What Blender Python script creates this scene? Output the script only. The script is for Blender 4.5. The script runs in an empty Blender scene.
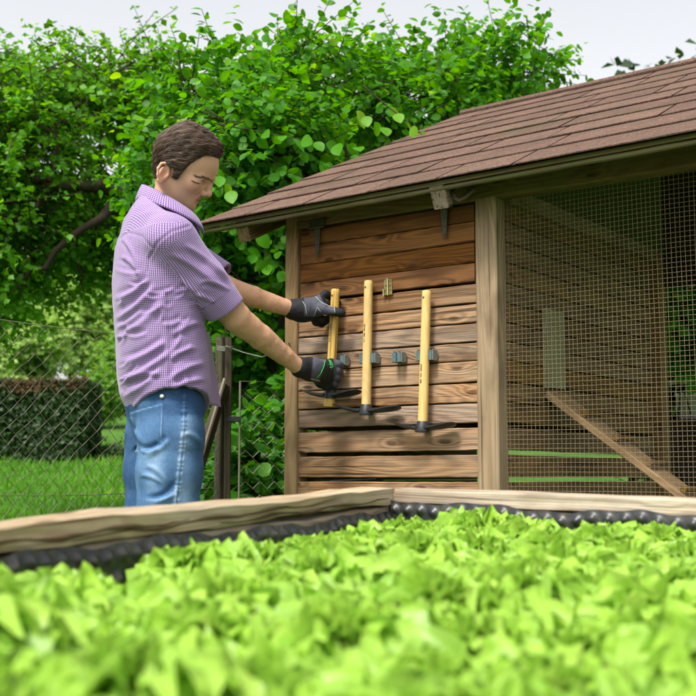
import bpy, bmesh, math, random
import numpy as np
from mathutils import Vector, Matrix
random.seed(7)
RNG = np.random.default_rng(11)
scene = bpy.context.scene
COL = scene.collection

# ------------------------------------------------------------------ camera model
EYE = 0.82
FPX, W0 = 1150.0, 696.0
PITCH = math.atan(128.0 / FPX)
CP, SP = math.cos(PITCH), math.sin(PITCH)

def ray(px, py):
    u = (px - 348.0) / FPX; v = -(py - 348.0) / FPX
    return Vector((u, CP - v * SP, SP + v * CP))

def P(px, py, Y):
    "point of the place seen at this spot of the photo, Y metres in front of the camera"
    d = ray(px, py)
    return Vector((0, 0, EYE)) + d * (Y / d.y)

# ------------------------------------------------------------------ object helpers
def tag(o, label=None, cat=None, group=None, kind=None):
    if label: o['label'] = label
    if cat: o['category'] = cat
    if group: o['group'] = group
    if kind: o['kind'] = kind
    return o

def empty(name, loc=(0, 0, 0), rz=0.0):
    o = bpy.data.objects.new(name, None)
    o.empty_display_size = 0.1
    o.location = loc; o.rotation_euler = (0, 0, rz)
    COL.objects.link(o)
    return o

def link_mesh(name, me, mat=None, parent=None, smooth=False):
    o = bpy.data.objects.new(name, me)
    COL.objects.link(o)
    if mat is not None:
        for m in (mat if isinstance(mat, (list, tuple)) else [mat]):
            me.materials.append(m)
    if parent is not None: o.parent = parent
    if smooth:
        me.polygons.foreach_set('use_smooth', np.ones(len(me.polygons), bool))
    return o

def np_mesh(name, V, F):
    "V (n,3) floats, F (m,k) ints"
    me = bpy.data.meshes.new(name)
    V = np.asarray(V, np.float32); F = np.asarray(F, np.int32)
    me.vertices.add(len(V)); me.vertices.foreach_set('co', V.ravel())
    k = F.shape[1]
    me.loops.add(F.size); me.loops.foreach_set('vertex_index', F.ravel())
    me.polygons.add(len(F))
    me.polygons.foreach_set('loop_start', np.arange(0, F.size, k, dtype=np.int32))
    me.update(calc_edges=True)
    me.validate()
    return me

def add_attr(me, name, typ, data):
    a = me.attributes.new(name, typ, 'POINT')
    key = {'FLOAT': 'value', 'FLOAT_VECTOR': 'vector', 'FLOAT_COLOR': 'color'}[typ]
    a.data.foreach_set(key, np.asarray(data, np.float32).ravel())

class MB:
    "collects shapes of one part; gc = grain coordinates (along, across, through)"
    def __init__(s): s.v = []; s.f = []; s.g = []; s.r = []
    def add(s, verts, faces, gc=None, rnd=None):
        b = len(s.v)
        if rnd is None: rnd = random.random()
        s.v += [tuple(v) for v in verts]
        s.f += [tuple(i + b for i in f) for f in faces]
        if gc is None: gc = [tuple(v) for v in verts]
        s.g += [(g[0] + rnd * 37.0, g[1] + rnd * 11.0, g[2] + rnd * 5.0) for g in gc]
        s.r += [rnd] * len(verts)
    def beam(s, p0, p1, wdir, w, t, bev=0.003, seg=1, jit=0.0, rnd=None, w1=None, t1=None):
        "bar from p0 to p1; w along wdir, t across; chamfered edges"
        p0 = Vector(p0); p1 = Vector(p1); ax = (p1 - p0); L = ax.length; ax.normalize()
        wd = Vector(wdir); wd = (wd - ax * wd.dot(ax)).normalized(); td = ax.cross(wd)
        w1 = w if w1 is None else w1; t1 = t if t1 is None else t1
        b = min(bev, w * .45, t * .45)
        vs, gs, fs = [], [], []
        for i in range(seg + 1):
            k = i / seg
            ww, tt = (w + (w1 - w) * k) / 2, (t + (t1 - t) * k) / 2
            jw = [random.uniform(-jit, jit) for _ in range(4)]
            c = p0 + ax * (L * k)
            ring = [(-ww + b, -tt), (ww - b, -tt), (ww, -tt + b), (ww, tt - b), (ww - b, tt), (-ww + b, tt), (-ww, tt - b), (-ww, -tt + b)]
            for q, (a, e) in enumerate(ring):
                a2 = a + (jw[0] if a > 0 else jw[1]); e2 = e + (jw[2] if e > 0 else jw[3]) * .5
                vs.append(c + wd * a2 + td * e2); gs.append((L * k, a, e))
        for i in range(seg):
            for q in range(8):
                a = i * 8 + q; bq = i * 8 + (q + 1) % 8
                fs.append((a, bq, bq + 8, a + 8))
        fs.append(tuple(range(7, -1, -1))); fs.append(tuple(seg * 8 + q for q in range(8)))
        s.add(vs, fs, gs, rnd)
    def tube(s, pts, rad, n=8, cap=True, rnd=None):
        pts = [Vector(p) for p in pts]
        if not isinstance(rad, (list, tuple)): rad = [rad] * len(pts)
        vs, gs, fs = [], [], []
        up = None; L = 0
        for i, p in enumerate(pts):
            a = (pts[min(i + 1, len(pts) - 1)] - pts[max(i - 1, 0)]).normalized()
            if up is None:
                up = Vector((0, 0, 1)) if abs(a.z) < .9 else Vector((1, 0, 0))
            up = (up - a * up.dot(a)).normalized(); sd = a.cross(up)
            if i: L += (p - pts[i - 1]).length
            for q in range(n):
                th = 2 * math.pi * q / n
                vs.append(p + up * (math.cos(th) * rad[i]) + sd * (math.sin(th) * rad[i]))
                gs.append((L, math.cos(th) * rad[i], math.sin(th) * rad[i]))
        for i in range(len(pts) - 1):
            for q in range(n):
                a = i * n + q; b = i * n + (q + 1) % n
                fs.append((a, b, b + n, a + n))
        if cap:
            fs.append(tuple(range(n - 1, -1, -1))); fs.append(tuple((len(pts) - 1) * n + q for q in range(n)))
        s.add(vs, fs, gs, rnd)
    def box(s, c, size, M=None, bev=0.002, rnd=None):
        c = Vector(c); M = M or Matrix.Identity(3)
        x = M @ Vector((1, 0, 0)); y = M @ Vector((0, 1, 0))
        s.beam(c - x * size[0] / 2, c + x * size[0] / 2, y, size[1], size[2], bev, rnd=rnd)
    def build(s, name, mat, parent=None, smooth=False):
        me = bpy.data.meshes.new(name)
        me.from_pydata(s.v, [], s.f); me.update()
        add_attr(me, 'gc', 'FLOAT_VECTOR', s.g); add_attr(me, 'rnd', 'FLOAT', s.r)
        return link_mesh(name, me, mat, parent, smooth)

def smooth_by_angle(o, deg=40):
    me = o.data
    bm = bmesh.new(); bm.from_mesh(me)
    for f in bm.faces: f.smooth = True
    for e in bm.edges:
        if len(e.link_faces) == 2 and e.calc_face_angle(0) > math.radians(deg): e.smooth = False
    bm.to_mesh(me); bm.free()

# ------------------------------------------------------------------ node helpers
class NT:
    def __init__(s, name):
        s.m = bpy.data.materials.new(name); s.m.use_nodes = True
        s.t = s.m.node_tree; s.t.nodes.clear()
        s.out = s.n('ShaderNodeOutputMaterial')
    def n(s, typ, **kw):
        nd = s.t.nodes.new(typ)
        for k, v in kw.items(): setattr(nd, k, v)
        return nd
    def l(s, a, b): s.t.links.new(a, b)
    def val(s, sock, v):
        if hasattr(v, 'is_linked') or isinstance(v, bpy.types.NodeSocket): s.l(v, sock)
        else: sock.default_value = v
    def math(s, op, a, b=None, c=None, clamp=False):
        nd = s.n('ShaderNodeMath', operation=op, use_clamp=clamp)
        s.val(nd.inputs[0], a)
        if b is not None: s.val(nd.inputs[1], b)
        if c is not None: s.val(nd.inputs[2], c)
        return nd.outputs[0]
    def mix(s, f, a, b, blend='MIX'):
        nd = s.n('ShaderNodeMix', data_type='RGBA', blend_type=blend)
        s.val(nd.inputs['Factor'], f)
        def c(x): return (*x, 1) if isinstance(x, tuple) and len(x) == 3 else x
        s.val(nd.inputs[6], c(a)); s.val(nd.inputs[7], c(b))
        return nd.outputs[2]
    def attr(s, name, out='Vector'):
        return s.n('ShaderNodeAttribute', attribute_name=name).outputs[out]
    def mapping(s, vec, scale=(1, 1, 1), loc=(0, 0, 0), rot=(0, 0, 0)):
        nd = s.n('ShaderNodeMapping'); s.l(vec, nd.inputs[0])
        nd.inputs['Location'].default_value = loc; nd.inputs['Rotation'].default_value = rot
        nd.inputs['Scale'].default_value = scale
        return nd.outputs[0]
    def noise(s, vec, scale=5, detail=3, rough=.55, dist=0.0, out=0):
        nd = s.n('ShaderNodeTexNoise')
        if vec is not None: s.l(vec, nd.inputs['Vector'])
        nd.inputs['Scale'].default_value = scale; nd.inputs['Detail'].default_value = detail
        nd.inputs['Roughness'].default_value = rough; nd.inputs['Distortion'].default_value = dist
        return nd.outputs[out]
    def voro(s, vec, scale=5, out='Distance', feature='F1'):
        nd = s.n('ShaderNodeTexVoronoi', feature=feature)
        if vec is not None: s.l(vec, nd.inputs['Vector'])
        nd.inputs['Scale'].default_value = scale
        return nd.outputs[out]
    def ramp(s, f, stops, interp='LINEAR'):
        nd = s.n('ShaderNodeValToRGB'); s.val(nd.inputs[0], f)
        cr = nd.color_ramp; cr.interpolation = interp
        while len(cr.elements) < len(stops): cr.elements.new(.5)
        for e, (p, c) in zip(cr.elements, stops):
            e.position = p
            c = (c, c, c) if not isinstance(c, tuple) else c
            e.color = (*c[:3], 1)
        return nd.outputs[0]
    def bump(s, h, strength=.5, dist=.002, normal=None):
        nd = s.n('ShaderNodeBump'); s.l(h, nd.inputs['Height'])
        nd.inputs['Strength'].default_value = strength; nd.inputs['Distance'].default_value = dist
        if normal is not None: s.l(normal, nd.inputs['Normal'])
        return nd.outputs[0]
    def bsdf(s, color, rough=.7, normal=None, metallic=0.0, spec=.4, **kw):
        nd = s.n('ShaderNodeBsdfPrincipled')
        s.val(nd.inputs['Base Color'], (*color, 1) if isinstance(color, tuple) and len(color) == 3 else color)
        s.val(nd.inputs['Roughness'], rough); nd.inputs['Metallic'].default_value = metallic
        nd.inputs['Specular IOR Level'].default_value = spec
        if normal is not None: s.l(normal, nd.inputs['Normal'])
        for k, v in kw.items(): s.val(nd.inputs[k.replace('_', ' ')], v)
        return nd.outputs[0]
    def done(s, sh): s.l(sh, s.out.inputs['Surface']); return s.m

def objpos(t): return t.n('ShaderNodeTexCoord').outputs['Object']

def wood(name, light, dark, grey=(.26, .235, .2), grey_amt=.4, grain=1.0, knots=True, rough=.8, alga=0.0, var=.35, bump=.6):
    t = NT(name)
    gc = t.attr('gc'); rnd = t.attr('rnd', 'Fac')
    warp = t.noise(t.mapping(gc, (1.6, 9, 9)), 1.0, 2, .5)
    # cathedral rings: contour lines of a stretched noise
    ringn = t.noise(t.mapping(gc, (1.3 * grain, 10 * grain, 10 * grain)), 1.0, 1.5, .45, .3)
    if knots:
        kv = t.n('ShaderNodeTexVoronoi', voronoi_dimensions='2D'); t.l(t.mapping(gc, (4.2, 13.0, 2.0)), kv.inputs['Vector']); kv.inputs['Scale'].default_value = 1.0; kd = kv.outputs['Distance']
        ringn = t.math('ADD', ringn, t.math('MULTIPLY', t.ramp(kd, [(0.0, 1.0), (.26, 0.0)]), .11))
    ring = t.math('SINE', t.math('MULTIPLY', ringn, 95.0))
    ring = t.math('MULTIPLY_ADD', ring, .5, .5)
    fine = t.noise(t.mapping(gc, (5, 260, 260)), 1.0, 3, .6)
    mid = t.noise(t.mapping(gc, (2.2, 42, 42)), 1.0, 4, .65)
    ringm = t.math('MULTIPLY', ring, t.ramp(warp, [(.3, .25), (.7, 1.0)]))
    f = t.math('ADD', t.math('MULTIPLY_ADD', ringm, .30, .05), t.math('ADD', t.math('MULTIPLY', fine, .34), t.math('MULTIPLY', mid, .42)))
    col = t.mix(t.ramp(f, [(.28, 0.0), (.8, 1.0)]), dark, light)
    wmask = t.noise(t.mapping(gc, (2.0, 14, 14), (3, 1, 2)), 1.0, 4, .6)
    col = t.mix(t.math('MULTIPLY', t.ramp(wmask, [(.35, 0.0), (.68, 1.0)]), grey_amt), col, t.mix(f, tuple(c * .55 for c in grey), grey))
    if knots:
        kcol = t.ramp(kd, [(0.0, 1.0), (.060, .9), (.075, .45), (.12, 0.0)])
        col = t.mix(t.math('MULTIPLY', kcol, .75), col, tuple(c * .35 for c in dark))
    crk = t.noise(t.mapping(gc, (1.1, 95, 95), (2, 5, 1)), 1.0, 2, .5)
    crm = t.noise(t.mapping(gc, (1.7, 6, 6), (4, 2, 8)), 1.0, 2, .5)
    col = t.mix(t.math('MULTIPLY', t.ramp(crk, [(.60, 0.0), (.65, 1.0)]), t.ramp(crm, [(.45, 0.0), (.6, .85)])), col, tuple(c * .3 for c in dark))
    # board-to-board difference
    hs = t.n('ShaderNodeHueSaturation')
    t.l(col, hs.inputs['Color'])
    t.l(t.math('MULTIPLY_ADD', rnd, var, 1.0 - var * .5), hs.inputs['Value'])
    t.l(t.math('MULTIPLY_ADD', t.math('FRACT', t.math('MULTIPLY', rnd, 7.7)), .35, .85), hs.inputs['Saturation'])
    col = hs.outputs[0]
    if alga:
        am = t.noise(t.mapping(gc, (5, 5, 5)), 1.0, 4, .65)
        col = t.mix(t.math('MULTIPLY', t.ramp(am, [(.42, 0.0), (.65, 1.0)]), alga), col, (.10, .115, .025))
    stain = t.noise(t.mapping(gc, (3.5, 7, 7), (9, 4, 1)), 1.0, 5, .65)
    col = t.mix(t.ramp(stain, [(.52, 0.0), (.75, .55)]), col, tuple(c * .45 for c in dark))
    h = t.math('ADD', t.math('MULTIPLY', ring, .35), t.math('ADD', fine, mid))
    return t.done(t.bsdf(col, rough, t.bump(h, bump, .0022), spec=.25))

def plain(name, color, rough=.6, metallic=0.0, spec=.4, nscale=60, namt=.25, bump=.15, bdist=.001):
    t = NT(name)
    p = objpos(t)
    n1 = t.noise(p, nscale, 4, .6); n2 = t.noise(p, nscale * .13, 3, .6)
    f = t.math('ADD', t.math('MULTIPLY', n1, .5), t.math('MULTIPLY', n2, .5))
    col = t.mix(t.ramp(f, [(.3, 0.0), (.7, 1.0)]), tuple(c * (1 - namt) for c in color), tuple(min(1, c * (1 + namt)) for c in color))
    r = t.math('MULTIPLY_ADD', n2, .3, rough - .15)
    return t.done(t.bsdf(col, r, t.bump(n1, bump, bdist), metallic, spec))

def leafmat(name, dark, light, young, trans=.45, rough=.45, spec=.4):
    t = NT(name)
    r = t.attr('rnd', 'Fac')
    col = t.mix(t.ramp(r, [(0.0, 0.0), (.75, 1.0)]), dark, light)
    col = t.mix(t.ramp(r, [(.86, 0.0), (1.0, 1.0)]), col, young)
    n = t.noise(objpos(t), 45, 2)
    col = t.mix(t.math('MULTIPLY', n, .35), col, tuple(c * .7 for c in dark))
    b = t.bsdf(col, rough, spec=spec)
    tr = t.n('ShaderNodeBsdfTranslucent')
    hs = t.n('ShaderNodeHueSaturation'); t.l(col, hs.inputs['Color'])
    hs.inputs['Value'].default_value = 1.5; hs.inputs['Saturation'].default_value = 1.1; hs.inputs['Hue'].default_value = .485
    t.l(hs.outputs[0], tr.inputs['Color'])
    mx = t.n('ShaderNodeMixShader'); mx.inputs[0].default_value = trans
    t.l(b, mx.inputs[1]); t.l(tr.outputs[0], mx.inputs[2])
    return t.done(mx.outputs[0])

# ------------------------------------------------------------------ foliage
LEAF_HI = ([0, .12, .32, .55, .78, .93, 1], [0, .24, .42, .46, .34, .14, 0])
LEAF_LO = ([0, .45, 1], [0.03, .42, 0.0])

def unit(a): return a / np.maximum(np.linalg.norm(a, axis=-1, keepdims=True), 1e-9)

def leaf_arrays(pos, axis, nrm, size, tpl, fold=.18, droop=.18, aspect=1.0):
    N = len(pos)
    axis = unit(axis); nrm = unit(nrm - axis * (nrm * axis).sum(1, keepdims=True)); side = np.cross(axis, nrm)
    T, Wd = tpl
    rows = []
    for t, w in zip(T, Wd):
        c = pos + axis * (size * t)[:, None] - nrm * (size * droop * t * t)[:, None]
        ws = (size * w * aspect)[:, None]
        rows += [c - side * ws + nrm * ws * fold, c, c + side * ws + nrm * ws * fold]
    V = np.stack(rows, 1)
    K = V.shape[1]
    q = []
    for i in range(len(T) - 1):
        a = i * 3
        q += [(a, a + 1, a + 4, a + 3), (a + 1, a + 2, a + 5, a + 4)]
    F = (np.arange(N)[:, None, None] * K + np.array(q)[None]).reshape(-1, 4)
    return V.reshape(-1, 3), F, K

def foliage(name, pos, axis, nrm, size, rnd, mat, parent=None, tpl=LEAF_HI, **kw):
    V, F, K = leaf_arrays(pos, axis, nrm, size, tpl, **kw)
    me = np_mesh(name, V, F)
    add_attr(me, 'rnd', 'FLOAT', np.repeat(rnd, K)[:len(me.vertices)])
    return link_mesh(name, me, mat, parent)

def vnoise(p, s, seed=0):
    "cheap smooth value noise (n,3)->(n,)"
    q = p * s; i = np.floor(q).astype(np.int64); f = q - i; f = f * f * (3 - 2 * f)
    def h(a):
        k = (a[:, 0] * 73856093) ^ (a[:, 1] * 19349663) ^ (a[:, 2] * 83492791) ^ (seed * 2654435)
        k = (k ^ (k >> 13)) * 1274126177
        return ((k ^ (k >> 16)) & 0xffff) / 65535.0
    r = 0
    for dx in (0, 1):
        for dy in (0, 1):
            for dz in (0, 1):
                w = (f[:, 0] if dx else 1 - f[:, 0]) * (f[:, 1] if dy else 1 - f[:, 1]) * (f[:, 2] if dz else 1 - f[:, 2])
                r = r + w * h(i + np.array([dx, dy, dz]))
    return r

def crown(ells, n_clump, per, leaf, rng, twig=.22, gap=.42, nscale=2.2, up=.6, shell=.55):
    "leaf clumps on short twigs spread through a union of ellipsoids"
    cs = np.array([e[0] for e in ells], float); rs = np.array([e[1] for e in ells], float)
    vol = rs.prod(1) ** .75; pr = vol / vol.sum()
    k = rng.choice(len(ells), n_clump * 2, p=pr)
    d = unit(rng.normal(size=(len(k), 3)))
    rad = (shell + (1 - shell) * rng.random(len(k))) ** .8
    rad *= 1 + .12 * rng.normal(size=len(k))
    c = cs[k] + d * rs[k] * rad[:, None]
    nz = vnoise(c, nscale, 3)
    keep = nz > gap * (.75 + .5 * rng.random(len(k)))
    c, d = c[keep][:n_clump], d[keep][:n_clump]
    n = len(c)
    td = unit(d * np.array([1, 1, .6]) + .55 * rng.normal(size=(n, 3)) + np.array([0, 0, -.15]))
    crnd = rng.random(n)
    j = np.repeat(np.arange(n), per)
    m = len(j)
    u = np.tile(np.linspace(.05, 1, per), n)
    tl = twig * (.6 + .8 * rng.random(n))
    pos = c[j] + td[j] * (tl[j] * u)[:, None] + rng.normal(size=(m, 3)) * .012
    sidev = unit(np.cross(td[j], np.array([0, 0, 1.0])) + 1e-3)
    alt = np.where(np.arange(m) % 2 == 0, 1.0, -1.0)
    ax = unit(td[j] * .55 + sidev * alt[:, None] * .8 + .35 * rng.normal(size=(m, 3)) + np.array([0, 0, -.2]))
    nr = unit(np.array([0, 0, 1.0]) * up + .5 * rng.normal(size=(m, 3)) + d[j] * .35)
    size = leaf * (.65 + .6 * rng.random(m))
    rnd = np.clip(crnd[j] * .55 + .4 * rng.random(m) + .12 * (u > .85), 0, 1)
    tw = [(c[i], c[i] + td[i] * tl[i]) for i in range(n)]
    return pos, ax, nr, size, rnd, tw

# ------------------------------------------------------------------ signed-distance modelling (one continuous surface)
class Grid:
    def __init__(s, xs, ys, zs):
        s.x, s.y, s.z = (np.asarray(a, np.float32) for a in (xs, ys, zs))
        s.D = np.full((len(xs), len(ys), len(zs)), 1.0, np.float32)
    def box(s, lo, hi, m):
        sl = []
        for a, l, h in zip((s.x, s.y, s.z), lo, hi):
            sl.append(slice(int(np.searchsorted(a, l - m)), int(np.searchsorted(a, h + m))))
        return tuple(sl)
    def sub(s, sl): return s.x[sl[0]][:, None, None], s.y[sl[1]][None, :, None], s.z[sl[2]][None, None, :]
    def add(s, fn, lo, hi, k=.0):
        sl = s.box(lo, hi, .02 + k)
        d = fn(*s.sub(sl)); D = s.D[sl]
        if d.size == 0: return
        if k > 0:
            h = np.clip(.5 + .5 * (D - d) / k, 0, 1)
            s.D[sl] = D + (d - D) * h - k * h * (1 - h)
        else: s.D[sl] = np.minimum(D, d)
    def cut(s, fn, lo, hi, k=.0):
        sl = s.box(lo, hi, .01 + k)
        d = -fn(*s.sub(sl)); D = s.D[sl]
        if d.size == 0: return
        if k > 0:
            h = np.clip(.5 - .5 * (D - d) / k, 0, 1)
            s.D[sl] = D + (d - D) * h + k * h * (1 - h)
        else: s.D[sl] = np.maximum(D, d)
    def caps(s, a, b, ra, rb=None, k=.0, cut=False):
        a = np.array(a, np.float32); b = np.array(b, np.float32); rb = ra if rb is None else rb
        ba = b - a; bb = max(float(ba @ ba), 1e-10); R = max(ra, rb)
        def fn(x, y, z):
            px, py, pz = x - a[0], y - a[1], z - a[2]
            h = np.clip((px * ba[0] + py * ba[1] + pz * ba[2]) / bb, 0, 1)
            return np.sqrt((px - ba[0] * h) ** 2 + (py - ba[1] * h) ** 2 + (pz - ba[2] * h) ** 2) - (ra + (rb - ra) * h)
        (s.cut if cut else s.add)(fn, np.minimum(a, b) - R, np.maximum(a, b) + R, k)
    def chain(s, pts, rs, k=.0):
        for i in range(len(pts) - 1): s.caps(pts[i], pts[i + 1], rs[i], rs[i + 1], k)
    def ell(s, c, r, ax=None, k=.0, cut=False):
        c = np.array(c, np.float32); r = np.array(r, np.float32)
        A = np.eye(3, dtype=np.float32) if ax is None else np.array(ax, np.float32)
        ext = np.sqrt(((A.T * r) ** 2).sum(1))
        def fn(x, y, z):
            px, py, pz = x - c[0], y - c[1], z - c[2]
            q = [A[i][0] * px + A[i][1] * py + A[i][2] * pz for i in range(3)]
            k0 = np.sqrt(sum((q[i] / r[i]) ** 2 for i in range(3)))
            k1 = np.sqrt(sum((q[i] / r[i] ** 2) ** 2 for i in range(3)))
            return k0 * (k0 - 1) / np.maximum(k1, 1e-6)
        (s.cut if cut else s.add)(fn, c - ext, c + ext, k)
    def mesh(s):
        D = s.D; S = D < 0
        nx, ny, nz = D.shape
        c = np.zeros((nx - 1, ny - 1, nz - 1), np.int8)
        for dx in (0, 1):
            for dy in (0, 1):
                for dz in (0, 1):
                    c += S[dx:nx - 1 + dx, dy:ny - 1 + dy, dz:nz - 1 + dz]
        act = (c > 0) & (c < 8)
        I, J, K = np.nonzero(act); n = len(I)
        idx = np.full(act.shape, -1, np.int64); idx[I, J, K] = np.arange(n)
        acc = np.zeros((n, 3)); cnt = np.zeros(n)
        co = [(0, 0, 0), (1, 0, 0), (0, 1, 0), (1, 1, 0), (0, 0, 1), (1, 0, 1), (0, 1, 1), (1, 1, 1)]
        for a in range(8):
            for b in range(a + 1, 8):
                if sum(abs(p - q) for p, q in zip(co[a], co[b])) != 1: continue
                A, B = co[a], co[b]
                da = D[I + A[0], J + A[1], K + A[2]]; db = D[I + B[0], J + B[1], K + B[2]]
                m = (da < 0) != (db < 0)
                t = np.where(m, da / np.where(m, da - db, 1), 0)
                pa = np.stack([s.x[I + A[0]], s.y[J + A[1]], s.z[K + A[2]]], 1); pb = np.stack([s.x[I + B[0]], s.y[J + B[1]], s.z[K + B[2]]], 1)
                acc += np.where(m[:, None], pa + (pb - pa) * t[:, None], 0); cnt += m
        V = acc / np.maximum(cnt, 1)[:, None]
        F = []
        for ax in range(3):
            o = [0, 0, 0]; o[ax] = 1
            a = S[:nx - o[0], :ny - o[1], :nz - o[2]]; b = S[o[0]:, o[1]:, o[2]:]
            e = a != b
            u, v = [(1, 2), (2, 0), (0, 1)][ax]
            i3 = np.array(np.nonzero(e)).T
            ok = (i3[:, u] > 0) & (i3[:, v] > 0) & (i3[:, u] < D.shape[u] - 1) & (i3[:, v] < D.shape[v] - 1)
            i3 = i3[ok]
            def at(du, dv):
                q = i3.copy(); q[:, u] -= du; q[:, v] -= dv
                return idx[q[:, 0], q[:, 1], q[:, 2]]
            q = np.stack([at(1, 1), at(0, 1), at(0, 0), at(1, 0)], 1)
            fl = a[tuple(i3.T)]
            q = np.where(fl[:, None], q, q[:, ::-1])
            F.append(q)
        F = np.concatenate(F)
        return V, F[(F >= 0).all(1)]
    def grad(s, pts):
        "trilinear value + gradient at points (regular grids)"
        h = 1e-3
        return np.stack([(s.val(pts + e) - s.val(pts - e)) / (2 * h) for e in np.eye(3) * h], 1)
    def val(s, p):
        i, t = [], []
        for k, a in enumerate((s.x, s.y, s.z)):
            j = np.clip(np.searchsorted(a, p[:, k]) - 1, 0, len(a) - 2)
            i.append(j); t.append(np.clip((p[:, k] - a[j]) / (a[j + 1] - a[j]), 0, 1))
        r = 0
        for dx in (0, 1):
            for dy in (0, 1):
                for dz in (0, 1):
                    w = (t[0] if dx else 1 - t[0]) * (t[1] if dy else 1 - t[1]) * (t[2] if dz else 1 - t[2])
                    r = r + w * s.D[i[0] + dx, i[1] + dy, i[2] + dz]
        return r

def relax(V, F, it=1, lam=.5):
    "light Laplacian smoothing of a quad mesh"
    for _ in range(it):
        S = np.zeros_like(V); C = np.zeros(len(V))
        for a, b in ((0, 1), (1, 2), (2, 3), (3, 0)):
            np.add.at(S, F[:, a], V[F[:, b]]); np.add.at(C, F[:, a], 1)
            np.add.at(S, F[:, b], V[F[:, a]]); np.add.at(C, F[:, b], 1)
        V = V + lam * (S / np.maximum(C, 1)[:, None] - V)
    return V

def sdf_obj(name, V, F, mat, parent, origin=(0, 0, 0)):
    me = np_mesh(name, V - np.array(origin), F)
    return link_mesh(name, me, mat, parent, True)
# ------------------------------------------------------------------ materials
M = {}
M['plank_low'] = wood('weathered_larch', (.44, .255, .135), (.085, .040, .018), grey=(.43, .345, .26), grey_amt=.6, var=.45, bump=1.0)
M['plank_top'] = wood('shaded_brown_larch', (.28, .125, .044), (.07, .028, .010), grey=(.2, .14, .08), grey_amt=.22, var=.34)  # browner flap boards, with the roof's shadow darkened into their colour
M['post'] = wood('grey_post_timber', (.39, .265, .145), (.16, .095, .045), grey=(.40, .31, .205), grey_amt=.45, alga=.14, var=.15, knots=False)
M['beam'] = wood('olive_beam_timber', (.24, .15, .052), (.09, .048, .016), grey=(.18, .145, .06), grey_amt=.4, alga=.45, var=.15)
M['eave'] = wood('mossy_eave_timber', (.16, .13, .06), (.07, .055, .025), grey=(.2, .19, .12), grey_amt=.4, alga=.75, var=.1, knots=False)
M['inner'] = wood('inner_boards', (.27, .165, .06), (.085, .045, .016), grey=(.18, .13, .06), grey_amt=.3, var=.3)
M['hatch'] = wood('pale_hatch_timber', (.34, .33, .20), (.2, .19, .10), grey=(.4, .4, .32), grey_amt=.4, knots=False, var=.1)
M['block'] = wood('end_grain', (.31, .25, .175), (.17, .125, .08), grey=(.31, .27, .21), grey_amt=.6, knots=False, var=.05)
M['rim'] = wood('silver_bed_timber', (.50, .40, .27), (.22, .145, .08), grey=(.58, .52, .42), grey_amt=.7, grain=.8, var=.12, bump=.9)
M['ash'] = wood('ash_handle', (.80, .60, .28), (.66, .43, .155), grey=(.52, .36, .17), grey_amt=.35, grain=1.6, knots=False, rough=.42, var=.1, bump=.12)
M['fence_wood'] = wood('dark_fence_timber', (.085, .068, .042), (.03, .022, .013), grey=(.10, .095, .07), grey_amt=.4, alga=.3, knots=False)
M['steel'] = plain('forged_dark_steel', (.045, .047, .05), .42, .55, .5, 90, .35, .35)
M['galv'] = plain('galvanised_metal', (.24, .245, .20), .5, .6, .5, 150, .35, .2)
M['brass'] = plain('yellow_zinc', (.42, .37, .17), .42, .8, .5, 150, .35, .2)
M['wire'] = plain('hardware_cloth_wire', (.27, .205, .125), .65, .2, .4, 40, .2, .0)
M['chain'] = plain('old_fence_wire', (.20, .19, .13), .6, .3, .3, 30, .35, .0)
M['clip_grey'] = plain('grey_clip_plastic', (.17, .185, .17), .5, 0, .45, 80, .2, .1)
M['clip_teal'] = plain('teal_grey_rubber', (.075, .125, .13), .45, 0, .45, 80, .2, .1)
M['black'] = plain('black_plastic', (.022, .023, .026), .42, 0, .5, 70, .3, .15)
t = NT('dusty_liner'); p = objpos(t); n1 = t.noise(p, 40, 5, .7); n2 = t.noise(p, 9, 4, .6)
col = t.mix(t.ramp(n1, [(.45, 0.0), (.75, .8)]), (.016, .017, .019), (.085, .075, .062))
M['liner'] = t.done(t.bsdf(col, t.math('MULTIPLY_ADD', n2, .35, .22), t.bump(n2, .3, .006), spec=.5))
M['ink'] = plain('burnt_stamp', (.06, .035, .015), .7)
M['white'] = plain('old_white_paint', (.72, .72, .68), .5, 0, .4, 30, .1)
M['pot'] = plain('pale_blue_pot', (.45, .55, .68), .4)
M['soil'] = plain('dark_soil', (.045, .03, .02), .95, 0, .1, 30, .5, 1.0, .01)
M['twig'] = plain('dry_vine', (.07, .05, .03), .85)

# ------------------------------------------------------------------ coop frame
A0 = P(300.2, 479.2, 3.57); B0 = P(481.3, 480.1, 3.2)
ANG = math.atan2(B0.y - A0.y, B0.x - A0.x)
COOP = Vector((A0.x, A0.y, 0))
RC = Matrix.Rotation(ANG, 3, 'Z')
def LW(x, y, z): return COOP + RC @ Vector((x, y, z))          # coop local -> world
X, Yv, Z = Vector((1, 0, 0)), Vector((0, 1, 0)), Vector((0, 0, 1))

def HLc(px, py, yl):
    "world point where the line of sight meets the plane local y = yl of the coop"
    d = RC.transposed() @ ray(px, py); e = RC.transposed() @ (Vector((0, 0, EYE)) - COOP)
    return LW(*(e + d * ((yl - e.y) / d.y)))
coop = empty('chicken_coop', COOP, ANG)
tag(coop, 'small wooden chicken coop with shingled roof, plank wall and wire mesh run', 'chicken coop')

def hboard(mb, x0, x1, z0, z1, yf, th=.018, jit=.0007, seg=24, bev=.0022, wob=.0):
    "horizontal board whose front face lies at local y = yf"
    zc = (z0 + z1) / 2
    mb.beam((x0, yf + th / 2, zc + wob), (x1, yf + th / 2, zc - wob), Z, z1 - z0, th, bev, seg, jit)

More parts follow.
